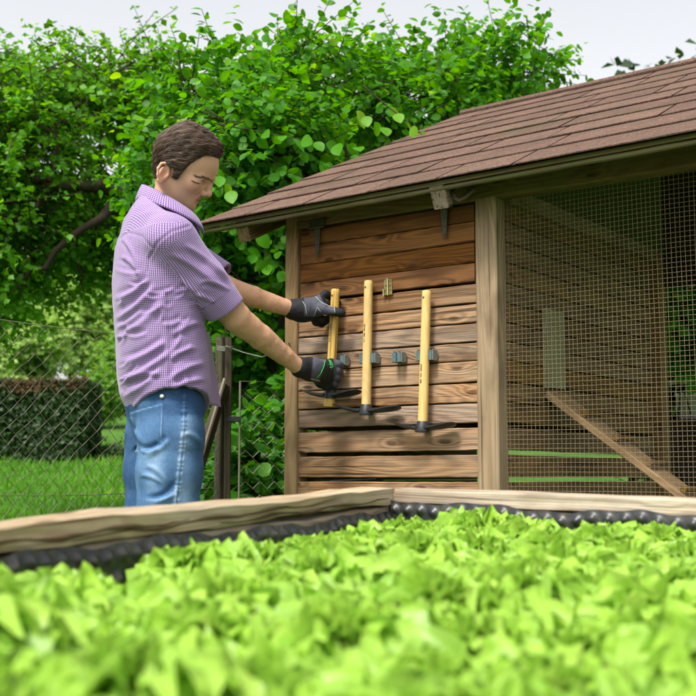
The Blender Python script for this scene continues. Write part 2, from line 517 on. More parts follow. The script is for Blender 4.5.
# lower fixed wall boards
zb = [1.3605, 1.304, 1.249, 1.195, 1.142, 1.081, 1.024, .966]
mb = MB()
for i in range(len(zb) - 1):
    hboard(mb, -.012, .640, zb[i + 1] + .0020, zb[i] - .0020, random.uniform(-.002, .0025), wob=random.uniform(-.0008, .0008))
z = .954
while z > .05:
    hboard(mb, -.012, .640, z - .0625, z, random.uniform(-.001, .001)); z -= .0755
mb.build('wall_planks', M['plank_low'], coop)
# top flap
flap_z = [1.589, 1.5386, 1.478, 1.420, 1.3655]
mb = MB()
for i in range(4):
    hboard(mb, .001, .624, flap_z[i + 1] + .001, flap_z[i] - .001, -.004 + random.uniform(-.001, .001), wob=random.uniform(-.001, .001))
flap = mb.build('flap_door', M['plank_top'], coop)
mb = MB()                                              # frame seen in the gap behind the flap
mb.beam((-.012, .024, 1.61), (.64, .024, 1.61), Z, .04, .015)
mb.beam((.634, .024, .1), (.634, .024, 1.6), X, .03, .015)
mb.build('inner_rail', M['beam'], coop)
# posts, header
for x0, x1, z1 in ((-.0565, -.008, 1.655), (.6305, .697, 1.600)):
    mb = MB(); mb.beam(((x0 + x1) / 2, .018, 0), ((x0 + x1) / 2, .018, z1), X, x1 - x0, .06, .004, 20, .0008)
    mb.build('post', M['post'], coop)
mb = MB(); mb.beam((2.36, .018, 0), (2.36, .018, 1.6), X, .066, .06, .004, 8, .0008); mb.build('post', M['post'], coop)
mb = MB(); mb.beam((-.008, .012, 1.632), (2.42, .012, 1.6335), Z, .074, .05, .004, 30, .001); mb.build('header_beam', M['beam'], coop)

# roof -------------------------------------------------------------
SL = .476
XL, XR, YE, YR = -.308, 2.75, -.15, 1.56
def roofz(x, y):
    z = 1.618 + SL * (y - YE)
    if y > YR: z = 1.618 + SL * (YR - YE) - SL * (y - YR)
    z += .0125 * (x - XL)                                            # eave rises a little to the right
    return z
nrm = Vector((0, -SL, 1)).normalized()
mb = MB()                                                            # deck
vs, fs = [], []
nx = 40
ys = [YE + .004, .3, .9, YR, 2.3, 3.2]
for lay in (0, 1):
    for i in range(nx + 1):
        x = XL + .006 + (XR - XL - .012) * i / nx
        for y in ys: vs.append((x, y, roofz(x, y) - (.0005 if lay == 0 else .013)))
m_ = len(ys); off = (nx + 1) * m_
for i in range(nx):
    for j in range(m_ - 1):
        a = i * m_ + j
        fs.append((a, a + m_, a + m_ + 1, a + 1)); fs.append((off + a, off + a + 1, off + a + m_ + 1, off + a + m_))
    fs.append((i * m_, off + i * m_, off + (i + 1) * m_, (i + 1) * m_))
    e = i * m_ + m_ - 1; fs.append((e, e + m_, off + e + m_, off + e))
for j in range(m_ - 1):
    fs.append((j, j + 1, off + j + 1, off + j)); e = nx * m_ + j; fs.append((e, off + e, off + e + 1, e + 1))
mb.add(vs, fs, [(v[0], v[1] * 3, v[2]) for v in vs])
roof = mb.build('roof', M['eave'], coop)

t = NT('red_brown_shingle')
p = objpos(t); rn = t.attr('rnd', 'Fac')
g1 = t.noise(p, 520, 2, .7); g2 = t.noise(p, 9, 4, .6); g3 = t.voro(p, 420)
col = t.mix(t.ramp(g1, [(.3, 0.0), (.7, 1.0)]), (.075, .042, .030), (.36, .225, .175))
g5 = t.noise(p, 150, 3, .75)
col = t.mix(t.ramp(g5, [(.40, .85), (.58, 0.0)]), col, (.065, .038, .028))
col = t.mix(t.ramp(g3, [(.0, .5), (.25, 0.0)]), col, (.36, .25, .21))
col = t.mix(t.ramp(g2, [(.4, 0.0), (.7, .7)]), col, (.10, .072, .052))
g4 = t.noise(p, 3.2, 6, .7)
col = t.mix(t.ramp(g4, [(.55, 0.0), (.72, .5)]), col, (.075, .08, .035))
hs = t.n('ShaderNodeHueSaturation'); t.l(col, hs.inputs['Color']); t.l(t.math('MULTIPLY_ADD', rn, .26, .87), hs.inputs['Value'])
M['shingle'] = t.done(t.bsdf(hs.outputs[0], .92, t.bump(g1, 1.0, .003), spec=.1))

mb = MB()
EXP, TABW, SLANT = .205, .42, -.018
cs, sn = 1 / math.hypot(1, SL), SL / math.hypot(1, SL)
ncourse = 0
dist = -.012
L = (YR - YE) / cs
while dist < L + .02:
    d0, d1 = dist, min(dist + EXP + .03, L + .04)
    x = XL - random.uniform(.05, .35)
    while x < XR:
        tw = TABW * random.choice((.55, .8, 1, 1.25)); g = .0035
        g = .005
        q = [(x + g, d0), (x + tw - g, d0), (x + tw - g + SLANT * 1.15, d1), (x + g + SLANT * 1.15, d1)]
        N = 6
        vs, fs = [], []
        lift = random.uniform(.0, .0035)
        for lay in (0, 1):
            for k in range(N + 1):
                for e in (0, 1):
                    xx = q[0][0] + (q[1][0] - q[0][0]) * k / N if e == 0 else q[3][0] + (q[2][0] - q[3][0]) * k / N
                    xx = min(max(xx, XL - .004), XR)
                    dd = d0 if e == 0 else d1
                    yy = YE + dd * cs
                    zz = roofz(xx, yy) if yy < YR else roofz(xx, YR) - .01
                    h = (.0085 + lift * .6 + random.uniform(-.0005, .0005) if e == 0 else .0040) - (.0035 if lay else 0)
                    vs.append((xx, yy - sn * h, zz + cs * h))
        o = 2 * (N + 1)
        for k in range(N):
            a = 2 * k
            fs += [(a, a + 2, a + 3, a + 1), (o + a, o + a + 1, o + a + 3, o + a + 2), (a, o + a, o + a + 2, a + 2)]
        fs += [(0, 1, o + 1, o), (2 * N, o + 2 * N, o + 2 * N + 1, 2 * N + 1)]
        if max(v[0] for v in vs) - min(v[0] for v in vs) > .01: mb.add(vs, fs)
        x += tw
    dist += EXP
mb.build('shingles', M['shingle'], roof)
M['bitumen'] = plain('dark_bitumen', (.03, .024, .022), .9, 0, .15)
mb = MB(); dist = -.006
while dist < L - .02:                                                # dark felt showing in the cuts between the tabs
    vs, fs = [], []
    for k in range(41):
        x = XL + .002 + (XR - XL - .01) * k / 40
        for dd, h in ((dist, .0052), (min(dist + EXP + .005, L), .0022)):
            yy = YE + dd * cs; vs.append((x, yy - sn * h, roofz(x, yy) + cs * h))
    mb.add(vs, [(2 * k, 2 * k + 2, 2 * k + 3, 2 * k + 1) for k in range(40)]); dist += EXP
mb.build('underlay', M['bitumen'], roof)
mb = MB(); mb.tube([(XL - .003, YR, roofz(XL, YR) + .004), (XR, YR, roofz(XR, YR) + .004)], .018, 8); mb.build('ridge_cap', M['shingle'], roof)
# fascia strip along the eave and verge trim
mb = MB(); mb.beam((XL + .01, YE + .016, roofz(XL, YE) - .0185), (XR, YE + .016, roofz(XR, YE) - .0185), Z, .013, .014, .003, 40, .0012)
mb.build('eave_batten', M['eave'], roof)
# rafters with tails under the overhang
for x in (-.135, .585, 1.35, 2.0, 2.6):
    mb = MB(); w = .046
    y0 = -.125 if x < 1 else .06
    mb.beam((x, y0, roofz(x, y0) - .051), (x, YR, roofz(x, YR) - .051), X, w, .064, .003, 12, .001)
    o = mb.build('rafter', M['beam'], coop)
    if x == .585:
        m2 = MB(); c = Vector((x, y0 - .002, roofz(x, y0) - .0515))
        dr = Vector((0, cs, sn))
        m2.beam(c - dr * .003, c + dr * .02, X, .0475, .0655, .002); m2.build('rafter_end', M['block'], o)
# left overhang soffit board
# inner partition wall seen through the mesh ---------------------------------
mb = MB()
zz = [1.59, 1.5386, 1.478, 1.420, 1.3605, 1.304, 1.249, 1.195, 1.142, 1.081, 1.024, .966]
for i in range(len(zz) - 1):
    zc = (zz[i] + zz[i + 1]) / 2
    mb.beam((.690 + random.uniform(0, .002), .05, zc), (.690, 1.15, zc), Z, zz[i] - zz[i + 1] - .004, .016, .002, 16, .0008)
z = .954
while z > .05:
    mb.beam((.690, .05, z - .031), (.690, 1.15, z - .031), Z, .0625, .016, .002, 12, .0008); z -= .0755
mb.build('partition_wall', M['inner'], coop)
mb = MB(); mb.beam((.694, .05, 1.613), (.694, 1.2, 1.613), Z, .046, .05, .003, 10, .001); M['plate'] = wood('plate_timber', (.33, .23, .10), (.15, .09, .035), grey=(.3, .24, .13), grey_amt=.3, var=.1)
mb.build('wall_plate', M['plate'], coop)
mb = MB(); mb.beam((.704, .33, 1.08), (.704, .33, 1.315), Yv, .125, .014, .002, 4, .001); mb.build('pop_door', M['hatch'], coop)
mb = MB(); mb.beam((.70, 1.19, 0), (.70, 1.19, 1.62), X, .06, .06, .003, 8, .001); mb.build('post', M['inner'], coop)
# outer left wall and back wall of the hen house (slatted at the bottom)
mb = MB()
for i in range(len(zz) - 1):
    zc = (zz[i] + zz[i + 1]) / 2; h = zz[i] - zz[i + 1] + .001
    mb.beam((-.03, .05, zc), (-.03, 1.15, zc), Z, h, .016, .002)
    mb.beam((-.04, 1.165, zc), (.66, 1.165, zc), Z, h, .016, .002)
z = .954
while z > .05:
    mb.beam((-.03, .05, z - .035), (-.03, 1.15, z - .035), Z, .0745, .016, .001)
    if z < .6: mb.beam((-.04, 1.165, z - .035), (.66, 1.165, z - .035), Z, .0745, .016, .001)
    z -= .0755
mb.build('rear_planks', M['inner'], coop)
# dark boards above the header at the back, back header
mb = MB()
zq = 1.50
while zq < 2.22:
    mb.beam((.73, 1.215, zq + .045), (2.6, 1.215, zq + .045), Z, .086, .018, .002, 8, .001); zq += .09
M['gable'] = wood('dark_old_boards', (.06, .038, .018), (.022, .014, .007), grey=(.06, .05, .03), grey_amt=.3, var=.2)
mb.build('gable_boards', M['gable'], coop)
mb = MB(); mb.beam((2.36, 1.19, 0), (2.36, 1.19, 1.6), X, .06, .06); mb.build('post', M['inner'], coop)
# wire mesh of the run
def mesh_panel(x0, x1, z0, z1, y, cell, r, name):
    mb = MB()
    n = int((x1 - x0) / cell)
    def bend(a, b): return .004 * math.sin(a * 5 + b * 3) + .002 * math.sin(a * 17 + b * 11)
    for i in range(n + 1):
        x = x0 + i * cell + random.uniform(-.0004, .0004)
        mb.tube([(x + .0006 * math.sin(k * 2 + i), y + bend(x, z0 + (z1 - z0) * k / 8), z0 + (z1 - z0) * k / 8) for k in range(9)], r, 4, False)
    n = int((z1 - z0) / cell)
    for i in range(n + 1):
        zz_ = z0 + i * cell + random.uniform(-.0004, .0004)
        mb.tube([(x0 + (x1 - x0) * k / 10, y - r * 1.6 + bend(x0 + (x1 - x0) * k / 10, zz_), zz_ + .0008 * math.sin(k * 1.7 + i * .3)) for k in range(11)], r, 4, False)
    return mb.build(name, M['wire'], coop)
mesh_panel(.699, 2.33, .03, 1.597, .030, .0127, .00046, 'wire_mesh')
# flap hinges and latch -----------------------------------------------------
def t_hinge(x, zt, mat):
    mb = MB()
    mb.box((x, -.0175, zt + .013), (.062, .003, .024)); mb.tube([(x - .03, -.019, zt), (x + .03, -.019, zt)], .0042, 8)
    mb.beam((x, -.0155, zt), (x, -.0145, zt - .088), X, .024, .003, .001, w1=.012)
    for dx in (-.022, .022): mb.tube([(x + dx, -.0185, zt + .014), (x + dx, -.021, zt + .014)], .0035, 8)
    for dz in (-.03, -.055, -.08): mb.tube([(x, -.015, zt + dz), (x, -.019, zt + dz)], .003, 8)
    return mb.build('strap_hinge', mat, flap)
M['old_hinge'] = plain('dull_old_hinge', (.075, .075, .045), .65, .3, .3, 150, .4, .2)
t_hinge(.075, 1.588, M['old_hinge']); t_hinge(.533, 1.588, M['old_hinge'])
mb = MB()
for dx in (-.0085, .0085):
    mb.box((.333 + dx, -.006, 1.376), (.011, .004, .048))
    for dz in (-.02, -.006, .008, .021): mb.tube([(.333 + dx, -.007, 1.376 + dz), (.333 + dx, -.0105, 1.376 + dz)], .0028, 8)
mb.tube([(.333, -.010, 1.352), (.333, -.010, 1.402)], .0042, 8)
mb.tube([(.318, -.010, 1.350), (.318, -.010, 1.372)], .003, 8)
mb.build('latch', M['brass'], flap)
# vine twig hooked behind the rafter end
c = (.64, -.06, 1.58)
mb = MB(); mb.tube([(.612, -.085, 1.625), (.613, -.10, 1.605), (.618, -.10, 1.588), (.632, -.10, 1.578), (.652, -.10, 1.583), (.668, -.098, 1.595), (.678, -.095, 1.604)], [.004, .005, .0065, .006, .005, .0045, .006], 7)
mb.tube([(.618, -.10, 1.588), (.624, -.104, 1.600)], [.004, .003], 6)
tw = mb.build('dry_twig', M['twig'], None)
tw.location = COOP; tw.rotation_euler = (0, 0, ANG); tag(tw, 'short curled dry twig caught beside the pale rafter end', 'twig')

# ramp for the hens
rmp = empty('chicken_ramp', LW(.72, .33, 1.06), ANG)
tag(rmp, 'narrow plank ramp leading down from the hatch inside the mesh run', 'ramp')
mb = MB(); mb.beam((-.015, 0, 0), (1.15, 0, -.876), Yv, .13, .02, .003, 12, .001); mb.build('ramp_board', M['post'], rmp)
for k in range(1, 12):
    f = k / 12.0
    mb = MB(); mb.beam((1.135 * f + .009, -.06, -.864 * f + .013), (1.135 * f + .009, .06, -.864 * f + .013), X, .018, .014, .002); mb.build('cleat', M['inner'], rmp)
_ = 0
blk = MB(); blk.beam((0, 0, 0), (0, 0, .28), X, .16, .16); b_ = blk.build('timber_block', M['post'], None)
b_.location = LW(1.93, .33, -.10); b_.rotation_euler = (0, 0, ANG); tag(b_, 'squared timber block under the foot of the hen ramp', 'timber block')

stick = MB(); a_ = HLc(330, 481, .05); b_2 = HLc(376, 478.6, .09)
stick.tube([a_, a_.lerp(b_2, .5), b_2], [.0022, .0028, .0020], 8)
tag(stick.build('pale_stick', M['white'], None, True), 'pale thin stick showing in the lowest gap of the plank wall', 'stick')
# ------------------------------------------------------------------ tool clips
def make_clip(label, x, z, gap):
    r = empty('tool_clip', LW(x, -.004, z), ANG)
    tag(r, label, 'tool clip', 'tool clips on the plank wall')
    mb = MB(); mb.box((0, -.003, 0), (gap + .030, .005, .024), bev=.0015)
    for sx in (-1, 1):
        mb.box((sx * (gap / 2 + .012), -.016, 0), (.005, .022, .030), bev=.002)
    mb.build('back_plate', M['clip_grey'], r)
    for sx in (-1, 1):
        mb = MB(); mb.tube([(sx * (gap / 2 + .0055), -.025, -.014), (sx * (gap / 2 + .0055), -.025, .014)], .0075, 14)
        o = mb.build('roller', M['clip_teal'], r); smooth_by_angle(o)
        mb = MB(); mb.tube([(sx * (gap / 2 + .0055), -.025, .0135), (sx * (gap / 2 + .0055), -.025, .0165)], .0048, 10); mb.build('roller_cap', M['black'], o)
    return r
make_clip('grey clip beside the glove, under the hoe being lifted out', .1625, 1.166, .028)
make_clip('grey clip holding the longest hoe in the middle', .2735, 1.166, .028)
make_clip('empty grey clip between the two hanging hoes', .378, 1.163, .005)
make_clip('grey clip holding the rightmost hoe near the mesh post', .4725, 1.1625, .028)

# ------------------------------------------------------------------ hoes
def make_hoe(label, top, bot, ferrule, stick_out, halfL, tilt, stampz, rr=.0145):
    root = empty('hand_hoe', LW(bot[0], -.030, bot[1]), ANG)
    tag(root, label, 'hoe', 'hand hoes with ash handles')
    ax = Vector((top[0] - bot[0], top[2], top[1] - bot[1])); L = ax.length; ax.normalize()
    base = Vector((0, 0, 0))
    mb = MB(); pts = []; rad = []
    n = 22
    for i in range(n + 1):
        f = i / n
        rad_ = rr * (1.0 - .10 * f)
        if f < .06 and stick_out: rad_ *= 1.18 - 2.4 * f * .0
        if i == n: rad_ *= .86
        pts.append(base + ax * (L * (f if i < n else .998))); rad.append(rad_)
    pts.insert(-1, base + ax * (L * .99)); rad.insert(-1, rr * .9)
    mb.tube(pts, rad, 20)
    h = mb.build('handle', M['ash'], root, True); smooth_by_angle(h, 50)
    # hanging hole and stamped line of small lettering (illegible in the photo)
    hz = ax * (L - .022)
    side = Vector((1, 0, 0))
    mb = MB(); mb.tube([hz + Vector((-.002, -rr * .86 - .0006, 0)), hz + Vector((-.002, -rr * .7, 0))], .0036, 12); mb.build('hanging_hole', M['black'], h)
    mb = MB()
    zc = stampz - bot[1]; k = 0
    random.seed(int(zc * 1000))
    while k < 13:
        hgt = random.uniform(.0022, .0038)
        if k not in (5, 9):
            c = ax * (zc - k * .0042); f = 1 - .1 * (zc - k * .0042) / L
            r0 = rr * f + .0003; a = math.radians(-98)
            mb.box(c + Vector((math.cos(a) * r0, math.sin(a) * r0, 0)), (random.uniform(.003, .0055), .0007, hgt * .75), bev=.0002)
        k += 1
    mb.build('stamp', M['ink'], h)
    # head
    hz0 = .012 if not stick_out else .034
    mb = MB()
    c = base + ax * hz0
    if ferrule:
        mb.tube([c - ax * .014, c - ax * .010, c + ax * .004, c + ax * .016, c + ax * .018], [rr * 1.45, rr * 1.55, rr * 1.35, rr * 1.08, rr * 1.02], 20)
    else:
        mb.tube([c - ax * .010, c + ax * .010, c + ax * .020], [rr * 1.32, rr * 1.32, rr * 1.15], 20)
    head = mb.build('head', M['steel'], root, True); smooth_by_angle(head, 45)
    # swept blade: narrow pick on the left, broad hoe on the right
    nu, nv = 28, 6
    for sgn in (-1, 1):
        vs, fs = [], []
        for lay in (0, 1):
            for i in range(nu + 1):
                u = i / nu
                x = sgn * (.010 + (halfL - .010) * u)
                if sgn < 0: hw = .018 * math.sqrt(max(0, 1 - u ** 2.0)) + .0008
                else: hw = (.013 + .017 * u) * math.sqrt(max(0, 1 - max(0, (u - .55) / .46) ** 2)) + .0008
                zo = .002 + (.022 if sgn < 0 else .013) * u ** 1.6 + tilt * sgn * u * .5
                th = (.0030 * (1 - .8 * u) + .0006)
                for j in range(nv + 1):
                    v = (j / nv - .5) * 2
                    vs.append((x, v * hw - .002, -.004 + zo - .004 * (1 - v * v) * math.sin(math.pi * u) - .20 * v * hw + (th if lay == 0 else -th)))
        m_ = nv + 1; o_ = (nu + 1) * m_
        for i in range(nu):
            for j in range(nv):
                a = i * m_ + j
                fs += [(a, a + 1, a + m_ + 1, a + m_), (o_ + a, o_ + a + m_, o_ + a + m_ + 1, o_ + a + 1)]
            for j, e in ((0, 0), (nv, 1)):
                a = i * m_ + j; fs.append((a, a + m_, o_ + a + m_, o_ + a))
        for j in range(nv): fs.append((nu * m_ + j, nu * m_ + j + 1, o_ + nu * m_ + j + 1, o_ + nu * m_ + j)); fs.append((j, o_ + j, o_ + j + 1, j + 1))
        mbb = MB(); mbb.add([Vector(v) + c for v in vs], fs); b = mbb.build('hoe_blade' if sgn > 0 else 'cultivator_blade', M['steel'], head, True); smooth_by_angle(b, 50)
    return root
make_hoe('hand hoe gripped by both gloves, tilted, its handle end below the head', (.1655, 1.383, -.012), (.1335, 1.029), False, True, .112, -.004, 1.275)
make_hoe('longest pale hand hoe, middle of the row', (.2785, 1.399, .0), (.2685, 1.000), True, False, .12, -.008, 1.265)
make_hoe('rightmost hand hoe hanging lowest beside the empty clip', (.481, 1.350, .0), (.4635, .945), True, False, .108, -.002, 1.135)
random.seed(21)

# ------------------------------------------------------------------ ground
def gz(x, y):
    a = max(0.0, y - 4.0)
    z = .117 * a if a < 31 else .117 * 31 + .05 * (a - 31)
    if y > 80: z = .117 * 31 + .05 * 45 + .02 * (y - 80)
    return z + (.03 * math.sin(x * .7 + y * .5) * min(1, a / 4))
gx = np.concatenate([-np.geomspace(160, 4.2, 26), np.linspace(-4, 4, 41), np.geomspace(4.2, 160, 26)])
gy = np.concatenate([np.linspace(-12, 3.8, 18), np.linspace(4, 16, 50), np.geomspace(16.4, 300, 40)])
V = np.array([(x, y, gz(x, y)) for y in gy for x in gx]); n_ = len(gx)
I = np.arange(len(gy) - 1)[:, None] * n_ + np.arange(n_ - 1)[None]
I = I.ravel(); F = np.stack([I, I + 1, I + n_ + 1, I + n_], 1)
t = NT('lawn_ground'); p = objpos(t)
n1 = t.noise(p, 1.1, 4, .6); n2 = t.noise(p, 18, 4, .7)
col = t.mix(t.ramp(n1, [(.35, 0.0), (.65, 1.0)]), (.035, .105, .012), (.085, .20, .022))
col = t.mix(t.ramp(n2, [(.35, .6), (.6, 0.0)]), col, (.03, .06, .012))
M['lawn'] = t.done(t.bsdf(col, .9, t.bump(n2, .8, .03), spec=.15))
tag(link_mesh('ground', np_mesh('ground', V, F), M['lawn'], None, True), kind='structure')

# ------------------------------------------------------------------ wire fence
FA = P(-120, 322, 3.15); FA.z = 0; FB = P(222, 345, 4.10); FB.z = 0
FT = 1.30
fdir = (FB - FA).normalized(); FL = (FB - FA).length
fn_ang = math.atan2(fdir.y, fdir.x)
fence = empty('wire_fence', FA, fn_ang)
tag(fence, 'sagging chain link fence with dark timber end post behind the man', 'fence')
def chainlink(x0, x1, z0, z1, w, h, r, parent, name, sag=0.0):
    mb = MB(); n = int((x1 - x0) / (w / 2)); m = int((z1 - z0) / h)
    for k in range(n):
        pts = []
        for j in range(m + 1):
            x = x0 + (k + ((j + k) % 2)) * w / 2
            zz_ = z0 + j * h
            s_ = sag * math.sin(math.pi * min(1, max(0, (x - x0) / (x1 - x0)))) * (j / m)
            pts.append((x + .004 * math.sin(zz_ * 4 + x * 2.3), .002 * (1 if j % 2 else -1) + .012 * math.sin(x * 3 + zz_ * 2), zz_ - s_ + .004 * math.sin(x * 9 + j)))
        mb.tube(pts, r, 3, False)
    return mb.build(name, M['chain'], parent)
chainlink(0, FL - .02, .04, FT, .052, .026, .0011, fence, 'wire_netting', .015)
for zz_ in (FT + .003, .78, .06):
    mb = MB(); mb.tube([(FL * k / 20, -.002, zz_ - .02 * math.sin(math.pi * k / 20)) for k in range(21)], .0015, 5)
    mb.build('line_wire', M['chain'], fence)
mb = MB(); mb.beam((FL - .005, 0, 0), (FL - .005, 0, 1.315), X, .026, .034, .004, 14, .0012); mb.build('post', M['fence_wood'], fence)
mb = MB(); mb.beam((.01, .03, 0), (.01, .03, 1.30), X, .03, .03, .004, 10, .001); mb.build('post', M['fence_wood'], fence)
mb = MB(); mb.beam((FL - .018, -.034, 1.14), (FL - .47, -.05, 0.02), X, .034, .03, .004, 14, .0015); mb.build('brace', M['fence_wood'], fence)
mb = MB(); mb.beam((FL - .034, -.056, 1.16), (FL - .49, -.075, .02), X, .014, .010, .003, 10, .0012); mb.build('brace', M['block'], fence)
# gate
GA = P(227, 382, 4.08); GA.z = 0; GB = P(300, 381, 4.14); GB.z = 0
gd = GB - GA; GL = gd.length
gate = empty('wire_gate', GA, math.atan2(gd.y, gd.x)); tag(gate, 'low wire gate with thin metal frame between timber post and coop', 'gate')
mb = MB(); mb.beam((.004, 0, 0), (.004, 0, 1.312), X, .024, .034, .004, 14, .0012); mb.build('stile', M['fence_wood'], gate)
mb = MB()
mb.tube([(.046, -.008, .05), (.046, -.008, 1.155), (GL + .1, -.008, 1.158), (GL + .1, -.008, .05)], .0042, 8)
mb.build('gate_frame', M['chain'], gate)
chainlink(.046, GL + .1, .05, 1.155, .052, .026, .0010, gate, 'wire_netting')
for z_ in (.35, 1.02):
    mb = MB(); mb.box((.022, -.016, z_), (.055, .004, .02)); mb.build('hinge', M['steel'], gate)
# light wire from post top to the coop
a = P(226, 346, 4.06); b = P(262, 357, 4.0); c = LW(-.03, -.02, 1.235)
mb = MB(); mb.tube([a, a.lerp(b, .5) - Vector((0, 0, .004)), b, b.lerp(c, .5) - Vector((0, 0, .008)), c], .0018, 6)
for q in range(4): mb.tube([P(217 + 0, 346 + q * 1.3, 4.05), P(225, 347 + q * 1.3, 4.02), P(233, 346.5 + q * 1.2, 4.05)], .0015, 5)
w_ = mb.build('tie_wire', M['galv']); tag(w_, 'pale tie wire looped round the fence post top to the coop', 'wire')

# ------------------------------------------------------------------ raised bed
BC = Vector((P(393, 487.5, 2.26).x, 2.26, P(393, 488, 2.26).z))
dl = Vector((P(0, 527, 1.30).x - BC.x, 1.30 - BC.y, P(0, 527, 1.30).z - BC.z))
dr_ = Vector((P(696, 500.5, 1.918).x - BC.x, 1.918 - BC.y, P(696, 500.5, 1.918).z - BC.z))
bed = empty('raised_bed', BC); tag(bed, 'weathered timber raised bed lined with black dimpled sheet', 'raised bed')
ul, ur = dl.normalized(), dr_.normalized()
upb = ur.cross(ul).normalized()
if upb.z < 0: upb = -upb
def rimboard(u, length, w, t_, name, out, jit, seed, drop=0.0, inset=0.0, end=.0):
    "log-like board, wany edges; top inner edge starts at the corner"
    random.seed(seed)
    mb = MB(); n = 60
    vs, gs, fs = [], [], []
    prof = [(-.5, .42), (-.42, .5), (.40, .5), (.5, .38), (.5, -.36), (.42, -.5), (-.42, -.5), (-.5, -.4)]
    ph = [random.uniform(0, 6.28) for _ in range(8)]
    for i in range(n + 1):
        s_ = end + (length - end) * i / n
        c = u * s_ - upb * (t_ / 2 + drop) + out * (w / 2 + inset)
        for q, (a, e) in enumerate(prof):
            wob = jit * (math.sin(s_ * 7 + ph[q]) + .6 * math.sin(s_ * 19 + ph[q] * 2) + .35 * math.sin(s_ * 47 + ph[q] * 3))
            vs.append(c + out * (a * w + wob * .6) + upb * (e * t_ + wob)); gs.append((s_, a * w, e * t_))
    for i in range(n):
        for q in range(8):
            a = i * 8 + q; b = i * 8 + (q + 1) % 8; fs.append((a, b, b + 8, a + 8))
    fs += [tuple(range(7, -1, -1)), tuple(n * 8 + q for q in range(8))]
    mb.add(vs, fs, gs)
    return mb.build(name, M['rim'], bed)
outl = (ur * -1 - ul * (-ur.dot(ul))).normalized(); outr = (ul * -1 - ur * (-ul.dot(ur))).normalized()
r1 = rimboard(ul, 2.9, .075, .031, 'rim_board', outl, .0022, 3, 0, 0, -.002)
r2 = rimboard(ur, 2.2, .07, .029, 'rim_board', outr, .0010, 5, 0, 0, .004)
rimboard(ul, 2.9, .06, .034, 'side_board', outl, .003, 9, .036, .004)
# splits in the upper left board
mb = MB(); random.seed(4)
for s0, s1, h0, h1 in ((.02, .62, -.020, -.027), (.25, .95, -.012, -.024), (.7, 1.2, -.016, -.020)):
    pts = []
    for i in range(25):
        f = i / 24; s_ = s0 + (s1 - s0) * f
        pts.append(ul * s_ - outl * .0008 + upb * (h0 + (h1 - h0) * f + .0022 * math.sin(s_ * 31) + random.uniform(-.001, .001)))
    mb.tube(pts, [.0006 + .0034 * math.sin(math.pi * i / 24) * (.6 + .4 * math.sin(i * 1.1)) for i in range(25)], 5)
mb.build('split', M['ink'], r1)
for k in range(1, 9):
    rimboard(ul, 2.9, .04, .085, 'side_board', outl, .001, 20 + k, .07 + .088 * (k - 1) - .0, .008)
    rimboard(ur, 2.2, .04, .085, 'side_board', outr, .001, 40 + k, .031 + .088 * (k - 1), .008)
# dimpled drainage sheet inside
def dimple_sheet(u, length, out, inner, name, top):
    pitch, rr = .029, .0120
    nS = int(length / pitch); res = 7; rows = 5
    ns, nh = nS * res, rows * res
    S = np.arange(ns + 1) / res * pitch; H = np.arange(nh + 1) / res * pitch
    SS, HH = np.meshgrid(S, H, indexing='ij')
    row = np.floor(HH / pitch)
    sx = (SS / pitch + .5 * (row % 2)) % 1 - .5; hx = (HH / pitch) % 1 - .5
    d = np.sqrt(sx ** 2 + hx ** 2) * pitch
    bump = np.clip(1 - d / rr, 0, 1); bump = bump * bump * (3 - 2 * bump)
    wav = .004 * np.sin(SS * 6) + .003 * np.sin(SS * 17 + 1)
    lean = HH * .12
    topj = top + .005 * np.sin(SS * 5.0) + .004 * np.sin(SS * 23) + .002 * np.sin(SS * 71)
    off = -(inner + bump * .0095 + wav + lean)
    V = (np.array(u)[None, None] * SS[..., None] + np.array(out)[None, None] * off[..., None] - np.array(upb)[None, None] * (topj + HH)[..., None])
    I = (np.arange(ns)[:, None] * (nh + 1) + np.arange(nh)[None]).ravel()
    F = np.stack([I, I + 1, I + nh + 2, I + nh + 1], 1)
    return link_mesh(name, np_mesh(name, V.reshape(-1, 3), F), M['liner'], bed, True)
dimple_sheet(ur, 2.1, outr, .010, 'dimpled_liner', .021)
dimple_sheet(ul, 2.6, outl, .006, 'dimpled_liner', .038)
mb = MB()
q0 = -upb * .098
vs = [q0 + outl * -.0, q0 + ul * 2.9, q0 + ul * 2.9 + ur * 2.2, q0 + ur * 2.2]
mb.add(vs, [(0, 1, 2, 3)]); mb.build('soil', M['soil'], bed)
for u, s_ in ((ul, 2.9), (ur, 2.2)):
    mb = MB(); c = u * (s_ * .0) ; 
mb = MB(); mb.beam(outl * .05 + outr * .05 - upb * .03, outl * .05 + outr * .05 - upb * .8, ur, .06, .06, .004); mb.build('corner_post', M['rim'], bed)
# ------------------------------------------------------------------ plants
M['leaf_hazel'] = leafmat('broad_leaf', (.030, .145, .004), (.092, .34, .010), (.28, .52, .022), .5, .45, .25)
M['leaf_apple'] = leafmat('small_leaf', (.040, .165, .004), (.13, .385, .010), (.30, .54, .022), .5, .45, .25)
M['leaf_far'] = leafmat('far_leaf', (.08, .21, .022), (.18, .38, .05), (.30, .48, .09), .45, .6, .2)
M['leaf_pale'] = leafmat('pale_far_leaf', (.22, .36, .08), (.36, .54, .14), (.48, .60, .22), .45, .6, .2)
M['leaf_hedge'] = leafmat('hedge_leaf', (.010, .034, .006), (.028, .080, .010), (.06, .13, .02), .25, .55)
M['leaf_climb'] = leafmat('bright_climber_leaf', (.05, .24, .01), (.14, .46, .02), (.30, .60, .04), .5, .45, .25)
M['leaf_brown'] = leafmat('clipped_twig', (.075, .045, .020), (.14, .085, .04), (.16, .11, .05), .2, .8, .1)
M['leaf_bush'] = leafmat('bush_leaf', (.026, .125, .012), (.075, .28, .02), (.15, .40, .04), .45, .42, .25)
